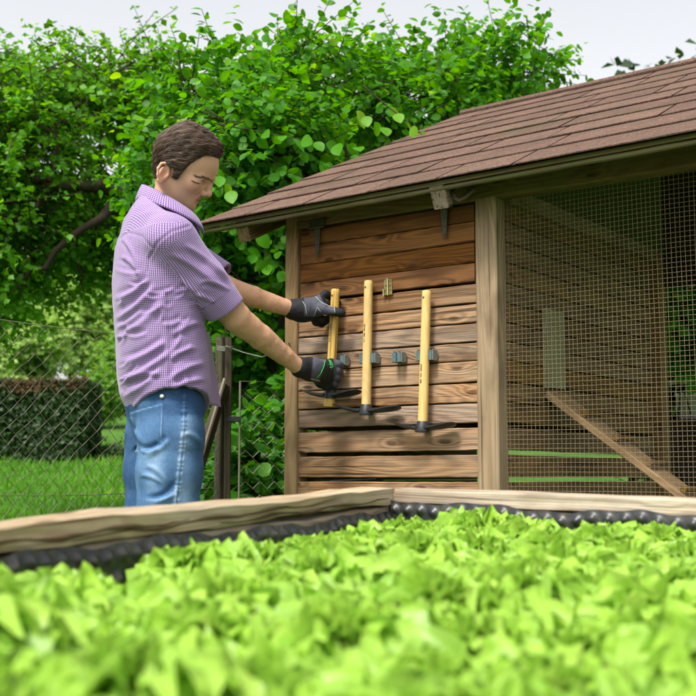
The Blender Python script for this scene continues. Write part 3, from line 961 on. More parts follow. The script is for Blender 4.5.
M['grass'] = leafmat('grass_blade', (.045, .16, .010), (.11, .30, .018), (.20, .40, .03), .35, .6, .2)
t = NT('bark'); p = objpos(t)
n1 = t.noise(t.mapping(p, (1, 1, .3)), 30, 4, .7); n2 = t.noise(p, 4, 3)
col = t.mix(n1, (.018, .013, .009), (.075, .058, .042)); col = t.mix(t.ramp(n2, [(.5, 0.0), (.7, .6)]), col, (.07, .09, .035))
M['bark'] = t.done(t.bsdf(col, .95, t.bump(n1, 1.0, .01), spec=.1))
t = NT('lettuce_leaf'); r = t.attr('rnd', 'Fac'); e = t.attr('rim', 'Fac')
p = objpos(t); n1 = t.noise(p, 70, 3, .6)
col = t.mix(r, (.11, .36, .008), (.40, .70, .035))
col = t.mix(t.math('MULTIPLY', e, .5), t.mix(.45, col, (.60, .74, .22)), col)
col = t.mix(t.ramp(n1, [(.4, .0), (.7, .45)]), col, (.16, .40, .015))
b = t.bsdf(col, .38, t.bump(n1, .5, .004), spec=.45)
tr = t.n('ShaderNodeBsdfTranslucent'); t.l(col, tr.inputs[0]); mx = t.n('ShaderNodeMixShader'); mx.inputs[0].default_value = .42
t.l(b, mx.inputs[1]); t.l(tr.outputs[0], mx.inputs[2]); M['lettuce'] = t.done(mx.outputs[0])
t = NT('red_lettuce_leaf'); r = t.attr('rnd', 'Fac'); e = t.attr('rim', 'Fac')
col = t.mix(t.math('MULTIPLY', e, .9), (.16, .26, .03), (.12, .02, .03)); M['red_lettuce'] = t.done(t.bsdf(col, .4))

def px_ell(px, py, Y, rx, ry, rd):
    c = P(px, py, Y); k = Y / FPX
    return (tuple(c), (rx * k, rd, ry * k))

def branch(mb, a, b, r0, r1, rng, n=7, wob=.06, n8=8):
    a = Vector(a); b = Vector(b); L = (b - a).length
    pts = [a.lerp(b, i / n) + (Vector(rng.normal(size=3)) * wob * L * (1 if 0 < i < n else 0)) * .5 for i in range(n + 1)]
    mb.tube(pts, [r0 + (r1 - r0) * i / n for i in range(n + 1)], n8)
    return pts

def twigs(mb, tw, r, rng, frac=1.0):
    for a, b in tw:
        if rng.random() > frac: continue
        a = Vector(a); b = Vector(b)
        back = a - (b - a) * .6
        mb.tube([back, a, b], [r, r * .8, r * .4], 4, False)

# --- broad-leaved tree behind the coop roof
rng = np.random.default_rng(3)
hz = empty('hazel_tree', (P(330, 300, 5.6).x, 5.6, gz(0, 5.6)))
tag(hz, 'dense broad leaved tree right behind the coop roof', 'tree')
o0 = hz.location
ells = [px_ell(262, 170, 5.0, 75, 85, .45), px_ell(340, 130, 5.7, 90, 60, .6), px_ell(255, 275, 5.3, 55, 95, .45), px_ell(225, 345, 5.5, 45, 55, .4),
        px_ell(420, 105, 6.3, 90, 50, .6), px_ell(215, 100, 5.4, 50, 45, .5), px_ell(300, 90, 5.6, 70, 45, .5), px_ell(205, 255, 5.6, 45, 90, .4), px_ell(500, 75, 6.6, 70, 40, .5), px_ell(180, 180, 5.7, 50, 70, .4)]
pos, ax, nr, sz, rn, tw = crown(ells, 3300, 11, .046, rng, twig=.20, gap=.30, nscale=2.6, shell=.35)
# sprays of young leaves hanging near the roof edge
def spray(c, d, n, leaf, r0=.9):
    global pos, ax, nr, sz, rn, tw
    c = np.array(c); d = unit(np.array(d, float)); L = .045 * n
    sd = unit(np.cross(d, [0, 0, 1.0]) + 1e-3)
    for i in range(n):
        u = (i + .5) / n
        pp = c + d * L * u
        a = unit(d * .6 + sd * (1 if i % 2 else -1) * .7 + rng.normal(size=3) * .2 + np.array([0, 0, -.35]))
        pos = np.vstack([pos, pp]); ax = np.vstack([ax, a]); nr = np.vstack([nr, unit(np.array([-.25, -.75, .45]) + rng.normal(size=3) * .35)])
        sz = np.append(sz, leaf * rng.uniform(.75, 1.15)); rn = np.append(rn, min(1, r0 + rng.uniform(-.08, .12)))
    tw.append((c, c + d * L))
spray(P(352, 108, 4.55), (.5, -.1, -.35), 4, .075); spray(P(385, 104, 4.55), (.5, -.2, -.5), 5, .075, .92)
spray(P(300, 140, 4.6), (.7, -.2, -.15), 6, .07, .7); spray(P(212, 165, 4.5), (.4, -.3, -.6), 4, .08, .9); spray(P(236, 200, 4.6), (.3, -.3, -.5), 5, .07, .75)
spray(P(250, 130, 4.5), (.6, -.3, -.2), 6, .07, .72); spray(P(190, 118, 4.7), (-.6, -.3, -.1), 5, .07, .93); spray(P(270, 160, 4.6), (.5, -.3, -.35), 6, .065, .6)
spray(P(232, 235, 4.7), (.4, -.3, -.4), 6, .06, .8); spray(P(262, 250, 4.7), (.5, -.3, -.5), 6, .06, .6); spray(P(225, 120, 4.6), (.4, -.3, -.3), 5, .07, .85)
foliage('crown', pos - np.array(o0), ax, nr, sz, rn, M['leaf_hazel'], hz, aspect=.82)
mb = MB(); random.seed(5)
base = Vector((0, 0, -.05))
for c, r in ells[:9]:
    pts = branch(mb, base + Vector((rng.normal() * .08, rng.normal() * .08, 0)), Vector(c) - o0, .03, .008, rng, 9, .07)
twigs(mb, [(Vector(a) - o0, Vector(b) - o0) for a, b in tw], .0035, rng, .5)
mb.build('trunk', M['bark'], hz, True)

# --- old apple tree on the left, limbs reaching out behind the man
rng = np.random.default_rng(8)
tb = P(264, 425, 8.2); tb.z = gz(tb.x, 8.2)
ap = empty('apple_tree', tb); tag(ap, 'old apple tree with long dark limbs spreading over the lawn', 'tree')
ells = [px_ell(30, 150, 7.0, 75, 70, .8), px_ell(95, 135, 7.3, 70, 55, .8), px_ell(15, 235, 6.9, 60, 75, .7), px_ell(-40, 190, 7.0, 60, 110, .8), px_ell(70, 235, 7.4, 45, 38, .6),
        px_ell(105, 225, 7.6, 45, 60, .6), px_ell(150, 150, 7.8, 60, 80, .8), px_ell(60, 95, 7.3, 80, 45, .8), px_ell(130, 85, 7.6, 70, 40, .8), px_ell(4, 300, 7.0, 26, 34, .4),
        px_ell(165, 260, 8.0, 50, 50, .6), px_ell(215, 330, 8.6, 40, 45, .6), px_ell(-20, 100, 7.1, 60, 45, .7), px_ell(270, 345, 9.0, 50, 40, .7)]
pos, ax, nr, sz, rn, tw = crown(ells, 3000, 13, .043, rng, twig=.24, gap=.36, nscale=2.0, shell=.30)
foliage('crown', pos - np.array(tb), ax, nr, sz, rn, M['leaf_apple'], ap, LEAF_LO, aspect=1.05)
mb = MB()
def W(px, py, Y): return P(px, py, Y) - tb
fork = W(255, 385, 8.2)
def limb(pts, r0, r1):
    q = []
    for i in range(len(pts) - 1):
        for k in range(4):
            q.append(pts[i].lerp(pts[i + 1], k / 4) + Vector(rng.normal(size=3)) * .02)
    q.append(pts[-1]); n = len(q) - 1
    mb.tube(q, [r0 + (r1 - r0) * i / n for i in range(n + 1)], 8)
limb([Vector((0, 0, -.1)), W(262, 405, 8.2), fork], .10, .085)
limb([fork, W(236, 365, 8.0), W(190, 290, 7.5), W(140, 212, 7.0), W(118, 192, 6.85), W(80, 190, 6.7), W(42, 186, 6.6)], .075, .024)
limb([W(140, 212, 7.0), W(112, 206, 6.8), W(95, 222, 6.7), W(50, 262, 6.6), W(18, 285, 6.6)], .04, .010)
limb([W(42, 186, 6.6), W(28, 168, 6.5), W(20, 150, 6.5)], .022, .007); limb([W(42, 186, 6.6), W(52, 168, 6.6), W(62, 120, 6.6)], .020, .006)
limb([W(60, 190, 6.65), W(30, 212, 6.6), W(0, 225, 6.6), W(-30, 245, 6.6)], .020, .007)
limb([W(118, 192, 7.5), W(100, 160, 7.4), W(96, 110, 7.3)], .03, .008)
limb([fork, W(275, 370, 8.3), W(292, 350, 8.6), W(310, 300, 9)], .06, .02)
limb([W(190, 290, 7.9), W(170, 240, 8), W(160, 150, 7.9), W(155, 90, 7.8)], .045, .01)
limb([W(70, 245, 7.1), W(78, 270, 7.0), W(84, 292, 7.0)], .012, .004); limb([W(20, 284, 6.9), W(12, 300, 7), W(2, 318, 7)], .012, .004)
twigs(mb, [(Vector(a) - tb, Vector(b) - tb) for a, b in tw], .005, rng, .55)
mb.build('trunk', M['bark'], ap, True)

# --- background trees and bushes, each of its own
def far_tree(name, label, cat, px, py_top, py_bot, Y, wpx, mat, leaf, n, seed, group=None, trunk=True, gap=.33):
    rng = np.random.default_rng(seed)
    c = P(px, (py_top + py_bot) / 2, Y); k = Y / FPX
    b = Vector((c.x, Y, gz(c.x, Y)))
    r = empty(name, b); tag(r, label, cat, group)
    H = (py_bot - py_top) * k; Wd = wpx * k / 2
    ells = []
    for i in range(7):
        a = rng.random() * 6.28; f = rng.random()
        ells.append(((c.x + math.cos(a) * Wd * .55 * f, Y + math.sin(a) * Wd * .4 * f, c.z + (rng.random() - .5) * H * .6), (Wd * rng.uniform(.45, .65), Wd * rng.uniform(.4, .55), H * rng.uniform(.24, .34))))
    pos, ax, nr, sz, rn, tw = crown(ells, n, 10, leaf, rng, twig=leaf * 4, gap=gap, nscale=1.5 / max(.4, Wd), shell=.45)
    foliage('crown', pos - np.array(b), ax, nr, sz, rn, mat, r, LEAF_LO, aspect=1.15)
    mb = MB()
    mb.tube([(0, 0, -.1), (.02 * Wd, 0, H * .25), Vector(c) - b], [Wd * .07, Wd * .055, Wd * .02], 8)
    for e in ells[:5]:
        mb.tube([Vector((.02 * Wd, 0, max(.1, (c.z - b.z) * .5))), (Vector(e[0]) - b)], [Wd * .04, Wd * .012], 6)
    mb.build('trunk', M['bark'], r, True)
    return r
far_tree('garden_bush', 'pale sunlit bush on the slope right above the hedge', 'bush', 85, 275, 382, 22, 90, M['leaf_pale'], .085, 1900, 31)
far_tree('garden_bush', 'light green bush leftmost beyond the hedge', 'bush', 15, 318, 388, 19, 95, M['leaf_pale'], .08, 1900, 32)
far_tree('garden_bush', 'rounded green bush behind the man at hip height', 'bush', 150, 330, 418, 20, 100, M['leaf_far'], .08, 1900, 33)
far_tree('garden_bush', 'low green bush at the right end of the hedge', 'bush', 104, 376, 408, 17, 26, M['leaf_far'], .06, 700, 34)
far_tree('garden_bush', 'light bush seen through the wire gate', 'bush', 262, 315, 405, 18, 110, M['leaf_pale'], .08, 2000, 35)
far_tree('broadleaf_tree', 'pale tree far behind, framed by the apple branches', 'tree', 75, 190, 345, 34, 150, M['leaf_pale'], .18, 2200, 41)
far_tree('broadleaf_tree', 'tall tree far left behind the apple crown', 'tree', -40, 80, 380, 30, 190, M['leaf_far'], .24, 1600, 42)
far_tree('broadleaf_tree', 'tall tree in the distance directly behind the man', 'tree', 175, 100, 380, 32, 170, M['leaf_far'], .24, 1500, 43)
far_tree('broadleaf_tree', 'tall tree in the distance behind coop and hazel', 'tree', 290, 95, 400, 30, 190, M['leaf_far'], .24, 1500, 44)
far_tree('broadleaf_tree', 'dark tree beyond the garden seen through the mesh', 'tree', 690, 110, 460, 13, 260, M['leaf_hedge'], .13, 1900, 45)
far_tree('broadleaf_tree', 'tree hidden mostly by the roof, right of the hazel', 'tree', 440, 100, 430, 18, 300, M['leaf_bush'], .16, 1800, 46)
far_tree('dark_shrub', 'dark shrub close behind the mesh run', 'shrub', 705, 300, 520, 7.0, 150, M['leaf_hedge'], .06, 1500, 47)

# --- dark clipped hedge on the lawn
rng = np.random.default_rng(15)
HC = P(84, 465, 12.2); hb = Vector((HC.x, 12.2, gz(HC.x, 12.2)))
hd = empty('clipped_hedge', hb); tag(hd, 'dark clipped hedge with flat brown top on the lawn', 'hedge')
hh = P(84, 381, 12.2).z - hb.z; hl = 2.6; dp = .8
def boxleaves(n, leaf, top):
    f = rng.random((n, 3)); p = np.empty((n, 3)); nr = np.empty((n, 3))
    p[:, 0] = -hl * f[:, 0]; p[:, 1] = dp * f[:, 1]; p[:, 2] = hh * f[:, 2]
    w = rng.random(n)
    if top: p[:, 2] = hh + .02 - .13 * rng.random(n); p[:, 1] = np.where(w < .6, -.03 + .06 * f[:, 1], p[:, 1]); nr[:] = (0, -.6, 1)
    else:
        fr = w < .7; p[fr, 1] = .09 * rng.random(fr.sum()); nr[fr] = (0, -1, .3)
        sd = ~fr; p[sd, 0] = -.09 * rng.random(sd.sum()); nr[sd] = (1, 0, .3)
    p += vnoise(p, 3.0, 5)[:, None] * np.array([.03, -.09, .03]) * (1 if not top else .5)
    ax = unit(rng.normal(size=(n, 3)) + np.array([0, 0, -.6])); nr = nr + rng.normal(size=(n, 3)) * .5
    return p, ax, nr, leaf * (.7 + .6 * rng.random(n)), rng.random(n) * .95
a = boxleaves(16000, .042, False); foliage('foliage', *a, M['leaf_hedge'], hd, LEAF_LO, aspect=1.2)
a = boxleaves(5500, .05, True); foliage('clipped_top', *a, M['leaf_brown'], hd, LEAF_LO, aspect=.5)
mb = MB(); mb.beam((-hl, dp / 2, hh * .48), (-.12, dp / 2, hh * .48), Z, hh * .9, dp * .75, .05)
mb.build('branch_core', M['bark'], hd)
# low dark leafy strip running on behind it, towards the man
far_tree('low_dark_strip', 'low dark leafy strip at the foot of the hedge on the lawn', 'shrub', 109, 452, 464, 12.6, 30, M['leaf_hedge'], .04, 400, 51, gap=.2)

# --- leafy bush filling the gate
def bush(name, label, cells, leaf, n, seed, mat, per=10):
    rng = np.random.default_rng(seed)
    ells = [px_ell(*c) for c in cells]
    c0 = Vector(ells[0][0]); b = Vector((c0.x, c0.y, gz(c0.x, c0.y)))
    r = empty(name, b); tag(r, label, 'bush')
    pos, ax, nr, sz, rn, tw = crown(ells, n, per, leaf, rng, twig=.14, gap=.28, nscale=4, shell=.4)
    foliage('foliage', pos - np.array(b), ax, nr, sz, rn, mat, r, LEAF_HI)
    mb = MB()
    for e in ells: branch(mb, (rng.normal() * .05, rng.normal() * .05, -.03), Vector(e[0]) - b, .009, .003, rng, 6, .08, 5)
    twigs(mb, [(Vector(x) - b, Vector(y) - b) for x, y in tw], .002, rng, .5)
    mb.build('stems', M['bark'], r, True)
bush('leafy_bush', 'leafy green bush growing up through the wire gate', [(262, 450, 4.6, 38, 42, .28), (240, 490, 4.5, 40, 40, .25), (285, 480, 4.75, 40, 60, .3), (270, 540, 4.6, 60, 60, .3), (305, 430, 5.0, 35, 45, .3)], .05, 620, 61, M['leaf_bush'])
bush('young_shrub', 'small shrub between the brace and the fence post', [(214, 480, 4.9, 24, 36, .2), (208, 520, 4.9, 34, 40, .2)], .045, 220, 62, M['leaf_bush'])
bush('climbing_plant', 'bright climbing plant at the far opening of the run', [(663, 304, 4.95, 12, 16, .10), (686, 306, 5.0, 16, 20, .1), (658, 320, 4.95, 9, 14, .06), (705, 330, 5.0, 20, 30, .1)], .055, 190, 63, M['leaf_climb'], 8)

# garden bits beyond the run
def obj_at(name, label, cat, loc, build):
    r = empty(name, loc); tag(r, label, cat); build(r); return r
sh = P(672, 300, 5.4)
def shelf(r):
    mb = MB(); mb.beam((-.12, 0, 0), (.45, 0, .004), Yv, .16, .02, .002); mb.build('shelf_board', M['post'], r)
    for x in (-.1, .42):
        mb = MB(); mb.beam((x, 0, -sh.z + .1), (x, 0, -.01), X, .03, .03); mb.build('leg', M['fence_wood'], r)
obj_at('plant_shelf', 'narrow outdoor shelf with pots beyond the mesh run', 'shelf', sh, shelf)
def lathe(mb, prof, n=20):
    vs, fs = [], []
    for r, z in prof:
        for q in range(n): vs.append((r * math.cos(6.2832 * q / n), r * math.sin(6.2832 * q / n), z))
    for i in range(len(prof) - 1):
        for q in range(n): a = i * n + q; b = i * n + (q + 1) % n; fs.append((a, b, b + n, a + n))
    mb.add(vs, fs)
pl_ = P(651, 297, 5.38); pl_.z = sh.z + .0105
def cone(r):
    mb = MB(); lathe(mb, [(.0, 0), (.028, 0), (.030, .01), (.024, .035), (.010, .06), (.006, .075), (0, .078)]); o = mb.build('bottle_body', M['white'], r, True)
obj_at('small_bottle', 'small white pointed bottle on the far shelf', 'bottle', pl_, cone)
pp_ = P(663, 297, 5.36); pp_.z = sh.z + .0105
def potf(r):
    mb = MB(); lathe(mb, [(0, 0), (.030, 0), (.038, .05), (.042, .05), (.042, .058), (.035, .058), (.033, .045), (0, .045)]); mb.build('pot_body', M['pot'], r, True)
    mb = MB(); lathe(mb, [(0, .046), (.033, .046)]); mb.build('soil', M['soil'], r)
obj_at('plant_pot', 'pale blue pot on the far shelf next to the bottle', 'pot', pp_, potf)
tr_ = P(694, 286, 5.42); tr_.z = sh.z + .012
def trough(r):
    mb = MB(); mb.beam((-.07, 0, .02), (.25, 0, .02), Z, .04, .10, .004); mb.build('trough_body', M['post'], r)
    mb = MB(); mb.beam((-.08, 0, .052), (.26, 0, .052), Z, .022, .12, .003); mb.build('rim', M['white'], r)
obj_at('planter_trough', 'wooden planter trough with white rim at the right edge', 'planter', tr_, trough)
rl = P(664, 375, 5.0); rz_ = rl.z; rl.z = gz(rl.x, 5.0)
def railf(r):
    h = rz_ - rl.z
    mb = MB(); mb.beam((0, 0, 0), (0, 0, h), X, .026, .03, .002); mb.build('post', M['inner'], r)
    mb = MB(); mb.beam((1.0, 0, 0), (1.0, 0, h), X, .026, .03, .002); mb.build('post', M['inner'], r)
    mb = MB(); mb.beam((.013, 0, h - .03), (.987, 0, h - .034), Z, .016, .016, .002); mb.build('rail', M['white'], r)
obj_at('garden_rail', 'thin brown post carrying a white rail behind the run', 'railing', rl, railf)
bk = P(690, 420, 5.6)
def bucket(r):
    mb = MB(); lathe(mb, [(0, 0), (.050, 0), (.064, .12), (.069, .12), (.069, .128), (.062, .128), (.048, .01), (0, .01)]); mb.build('bucket_body', M['white'], r, True)
    mb = MB(); mb.tube([(.067 * math.cos(a), .01, .122 + .06 * math.sin(a)) for a in np.linspace(0, math.pi, 13)], .003, 6); mb.build('handle', M['galv'], r)
obj_at('white_bucket', 'pale bucket on a stump behind the white rail', 'bucket', (bk.x, bk.y, bk.z), bucket)
st = MB(); st.tube([(bk.x, bk.y, gz(bk.x, bk.y) - .05), (bk.x, bk.y, bk.z - .001)], [.13, .11], 16); tag(st.build('tree_stump', M['bark'], None, True), 'old tree stump under the pale bucket', 'stump')

# --- grass
rng = np.random.default_rng(77)
n = 60000
yy = 4.0 + 10.5 * rng.random(n) ** 1.5
xx = (rng.random(n) * 1.0 - .62) * yy * .55
ok = (xx < .25 * yy * .4); xx, yy = xx[ok], yy[ok]; n = len(xx)
zz_ = np.array([gz(a, b) for a, b in zip(xx, yy)])
patch = vnoise(np.stack([xx, yy, yy * 0], 1), 1.6, 4)
hgt = (.035 + .05 * rng.random(n)) * (.6 + .9 * patch) * (1 + .25 * (yy > 8))
pos = np.stack([xx, yy, zz_ - .004], 1)
axv = unit(np.stack([rng.normal(size=n) * .4, rng.normal(size=n) * .4, np.ones(n)], 1))
nrv = unit(np.stack([rng.normal(size=n), rng.normal(size=n) - .6, np.full(n, .3)], 1))
g = foliage('grass', pos, axv, nrv, hgt, np.clip(.6 * patch + .5 * rng.random(n), 0, 1), M['grass'], None, ([0, .5, 1], [.07, .06, .0]), droop=.35, aspect=1.0)
tag(g, kind='stuff')
# tall tuft at the post
def tuft(px, py, Y, n, h, label, seed):
    rng = np.random.default_rng(seed); c = P(px, py, Y); c.z = gz(c.x, Y)
    mb = MB()
    vs = []
    for i in range(n):
        a = rng.random() * 6.28; l = h * rng.uniform(.6, 1.0); d = Vector((math.cos(a), math.sin(a), 0))
        pts = [d * .03 + d * (l * .5 * f * f) + Vector((0, 0, l * (f - .30 * f * f * f))) for f in np.linspace(0, 1, 7)]
        s_ = d.cross(Z) * .0035
        v = []
        for f, p_ in zip(np.linspace(1, .05, 7), pts): v += [p_ - s_ * f, p_ + s_ * f]
        mb.add(v, [(2 * k, 2 * k + 1, 2 * k + 3, 2 * k + 2) for k in range(6)], rnd=rng.random())
    o = mb.build('grass_tuft', M['grass'], None, True); o.location = c; tag(o, label, 'grass tuft')
tuft(229, 500, 4.0, 46, .95, 'tall arching grass tuft at the foot of the gate post', 5)
tuft(216, 520, 3.9, 40, .75, 'shorter grass tuft left of the fence post', 6)

# --- lettuces
def lettuce_mesh(seed, name, R=.080, nl=24):
    "loose frilly head: fan-shaped leaves whose far margins are strongly ruffled"
    rng = np.random.default_rng(seed)
    Vs, Fs, rd, rm = [], [], [], []
    nu, nv = 10, 34; b = 0
    for i in range(nl):
        f = i / (nl - 1)                                            # 0 inner .. 1 outer
        a = i * 2.39996 + rng.normal() * .25
        L = R * (.62 + .50 * f) * rng.uniform(.85, 1.15); el = math.radians(84 - 58 * f + rng.normal() * 8)
        spread = math.radians(rng.uniform(42, 58))
        d = np.array([math.cos(a), math.sin(a), 0]); s_ = np.array([-math.sin(a), math.cos(a), 0])
        ph = rng.random(5) * 6.28; r0 = rng.random(); kq = rng.uniform(12, 17)
        for u in range(nu + 1):
            t_ = u / nu
            for v in range(nv + 1):
                q = (v / nv - .5) * 2
                lq = L * (1 - .30 * q * q + .09 * math.sin(q * 8 + ph[0]) + .05 * math.sin(q * 19 + ph[1]))
                phi = q * spread * (.35 + .65 * t_)
                e2 = el - .9 * t_ * t_ * (.35 + f)
                along = lq * t_ * math.cos(phi); acr = lq * t_ * math.sin(phi) * 1.05
                nrm_ = -d * math.sin(e2) + np.array([0, 0, math.cos(e2)])
                axd = d * math.cos(e2) + np.array([0, 0, math.sin(e2)])
                ed = t_ ** 2.2
                ruf = ed * R * 1.45 * (.115 * math.sin(q * kq + ph[2]) + .075 * math.sin(q * kq * 2.1 + ph[3] + t_ * 3) + .04 * math.sin(q * 41 + ph[4]))
                cup = q * q * L * .30 * t_
                Vs.append(d * .006 + axd * along + s_ * (acr + ed * R * .05 * math.sin(q * kq * 1.5 + ph[1])) + nrm_ * (ruf + cup))
                rd.append(np.clip(.15 + .45 * (1 - f) + .45 * r0, 0, 1)); rm.append(np.clip(ed * (.6 + .6 * math.sin(q * kq + ph[2])), 0, 1))
        for u in range(nu):
            for v in range(nv):
                k = b + u * (nv + 1) + v; Fs.append((k, k + 1, k + nv + 2, k + nv + 1))
        b += (nu + 1) * (nv + 1)
    me = np_mesh(name, np.array(Vs), np.array(Fs)); add_attr(me, 'rnd', 'FLOAT', rd); add_attr(me, 'rim', 'FLOAT', rm)
    me.polygons.foreach_set('use_smooth', np.ones(len(me.polygons), bool))
    return me
LET = [lettuce_mesh(100 + i, 'lettuce') for i in range(5)]
for me in LET: me.materials.append(M['lettuce'])
redm = lettuce_mesh(140, 'red_lettuce', .08); redm.materials.append(M['red_lettuce'])
rng = np.random.default_rng(5)
soilc = Vector((BC.x, BC.y, BC.z)) - upb * .090
k_ = 0; fwd2 = Vector((0, 1, 0))
for i in range(26):
    for j in range(20):
        s_ = .115 + .115 * i + rng.normal() * .018; q = .095 + .115 * j + (i % 2) * .055 + rng.normal() * .018
        c = soilc + ul * s_ + ur * q
        if c.y < .40 or abs(c.x) > c.y * .303 + .13: continue
        o = bpy.data.objects.new('lettuce_plant', LET[int(rng.integers(5))]); COL.objects.link(o)
        o.location = c; o.rotation_euler = (rng.normal() * .12, rng.normal() * .12, rng.random() * 6.28); sc = rng.uniform(.76, 1.18); o.scale = (sc, sc, sc * rng.uniform(.85, 1.12))
        tag(o, 'bright green loose leaf lettuce in the lined raised bed', 'lettuce', 'lettuces in the raised bed'); k_ += 1
c = P(655, 566, 1.12); c2 = soilc + ul * ((c - soilc).dot(ul)) + ur * ((c - soilc).dot(ur))
o = bpy.data.objects.new('red_lettuce_plant', redm); COL.objects.link(o); o.location = c2; o.scale = (.75, .75, .8)
tag(o, 'single dark red lettuce among green ones, at lower right', 'lettuce')
# ------------------------------------------------------------------ the man
PSI = math.radians(22)
fv = np.array([math.cos(PSI), math.sin(PSI), 0]); rv = np.array([math.sin(PSI), -math.cos(PSI), 0])   # forward, to his right (towards the camera)
def NP(px, py, Y): return np.array(P(px, py, Y))
def proj(V):
    d = V - np.array([0, 0, EYE])
    z = d[:, 1] * CP + d[:, 2] * SP
    return np.stack([348 + FPX * d[:, 0] / z, 348 - FPX * (-d[:, 1] * SP + d[:, 2] * CP) / z], 1)
YB = 3.15
def vnormals(V, F):
    n = np.cross(V[F[:, 2]] - V[F[:, 0]], V[F[:, 3]] - V[F[:, 1]])
    N = np.zeros_like(V)
    for k in range(4): np.add.at(N, F[:, k], n)
    return unit(N)

man = empty('person', (NP(166, 420, YB)[0], YB, 0))
tag(man, 'man in purple checked shirt and blue jeans placing a hoe into its clip', 'person')
MO = np.array(man.location)

# materials of the man
t = NT('skin'); c = t.n('ShaderNodeAttribute', attribute_name='tone').outputs['Color']; p = objpos(t)
n1 = t.noise(p, 55, 4, .6); n2 = t.noise(p, 420, 2, .5); n3 = t.noise(p, 14, 3, .6)
col = t.mix(t.math('MULTIPLY', t.ramp(n1, [(.4, 0.0), (.75, 1.0)]), .14), c, t.mix(.6, c, (.45, .17, .11)))
col = t.mix(t.math('MULTIPLY', t.ramp(n3, [(.45, 0.0), (.7, 1.0)]), .10), col, t.mix(.5, c, (.50, .20, .13)))
nd = t.n('ShaderNodeBsdfPrincipled'); t.l(col, nd.inputs['Base Color']); nd.inputs['Roughness'].default_value = .48
nd.inputs['Subsurface Weight'].default_value = .12; nd.inputs['Subsurface Radius'].default_value = (1, .35, .18); nd.inputs['Subsurface Scale'].default_value = .006
nd.inputs['Specular IOR Level'].default_value = .38
t.l(t.bump(n2, .12, .0006), nd.inputs['Normal']); M['skin'] = t.done(nd.outputs[0])

t = NT('purple_check_shirt'); uv = t.attr('suv')
sx = t.n('ShaderNodeSeparateXYZ'); t.l(uv, sx.inputs[0])
def stripe(v, pitch=.0046, duty=.60):
    f = t.math('FRACT', t.math('DIVIDE', v, pitch))
    return t.math('LESS_THAN', f, duty)
a_, b_ = stripe(sx.outputs[0]), stripe(sx.outputs[1])
f = t.math('ADD', t.math('MULTIPLY', a_, .5), t.math('MULTIPLY', b_, .5))
col = t.mix(f, (.53, .42, .60), (.092, .028, .19))
col = t.mix(t.math('MULTIPLY', t.attr('stitch', 'Fac'), .6), col, (.10, .045, .15))
p = objpos(t); n1 = t.noise(p, 900, 2); n2 = t.noise(p, 25, 4, .6)
h = t.math('ADD', t.math('MULTIPLY', n2, 1.0), t.math('MULTIPLY', n1, .12))
M['shirt'] = t.done(t.bsdf(col, .85, t.bump(h, .35, .004), spec=.15, Sheen_Weight=.2))

t = NT('blue_denim'); c = t.attr('fade', 'Fac'); sm = t.attr('seam', 'Fac'); p = objpos(t)
n1 = t.noise(t.mapping(p, (500, 500, 60)), 1.0, 2, .6); n2 = t.noise(p, 22, 5, .65); n3 = t.noise(p, 260, 3, .7)
ff = t.math('ADD', c, t.math('ADD', t.math('MULTIPLY_ADD', n2, .55, -.28), t.math('MULTIPLY_ADD', n3, .5, -.25)), clamp=True)
col = t.ramp(ff, [(0.0, (.022, .055, .135)), (.4, (.080, .165, .30)), (.75, (.21, .33, .48)), (1.0, (.42, .52, .64))])
col = t.mix(t.math('MULTIPLY', n1, .35), col, (.05, .12, .25))
col = t.mix(t.math('MULTIPLY', sm, .75), col, (.03, .07, .16))
M['denim'] = t.done(t.bsdf(col, .9, t.bump(t.math('ADD', n1, n3), .35, .0012), spec=.15))

t = NT('glove_cloth'); c = t.attr('panel', 'Fac'); p = objpos(t); n1 = t.noise(p, 600, 2, .6); n2 = t.noise(p, 60, 3)
col = t.mix(c, (.012, .012, .014), (.075, .078, .105)); col = t.mix(t.math('MULTIPLY', n2, .4), col, t.mix(.5, col, (.02, .02, .025)))
M['glove'] = t.done(t.bsdf(col, .75, t.bump(n1, .4, .0012), spec=.3))
M['green'] = plain('green_print', (.03, .42, .09), .5, 0, .3, 200, .1)
M['pipe'] = plain('pale_piping', (.42, .45, .40), .7)
M['hair'] = NT('brown_hair'); t = M['hair']; r = t.attr('rnd', 'Fac')
col = t.mix(r, (.022, .013, .009), (.20, .125, .088)); M['hair'] = t.done(t.bsdf(col, .42, spec=.45))
M['dark_hair'] = plain('dark_hair', (.055, .032, .022), .6)
M['boot'] = plain('brown_leather', (.09, .055, .03), .5)
M['button'] = plain('metal_button', (.6, .58, .52), .35, .8)

# --- head frame
TH, PH, RO = math.radians(30), math.radians(7), math.radians(9)
Fh = np.array([math.cos(PH) * math.cos(TH), math.sin(PH) * math.cos(TH), -math.sin(TH)])
Uh = np.array([math.cos(PH) * math.sin(TH), math.sin(PH) * math.sin(TH), math.cos(TH)])
Rh = np.cross(Fh, Uh)
Uh, Rh = Uh * math.cos(RO) + Rh * math.sin(RO), Rh * math.cos(RO) - Uh * math.sin(RO)
HO = NP(183, 165, 3.13)
HS = 1.0
def hp(f, u, r=0.0): return HO + (Fh * f + Uh * u + Rh * r) * HS
HA = [Fh, Uh, Rh]

# --- arms (world points)
S_n, C_n, E_n, W_n = NP(172, 234, 2.98), NP(226.5, 309, 3.075), NP(236, 317, 3.10), NP(299, 367.5, 3.285)
S_f, C_f, E_f, W_f = NP(148, 234, 3.33), NP(220, 279, 3.31), NP(226, 288, 3.31), NP(292, 309.5, 3.43)

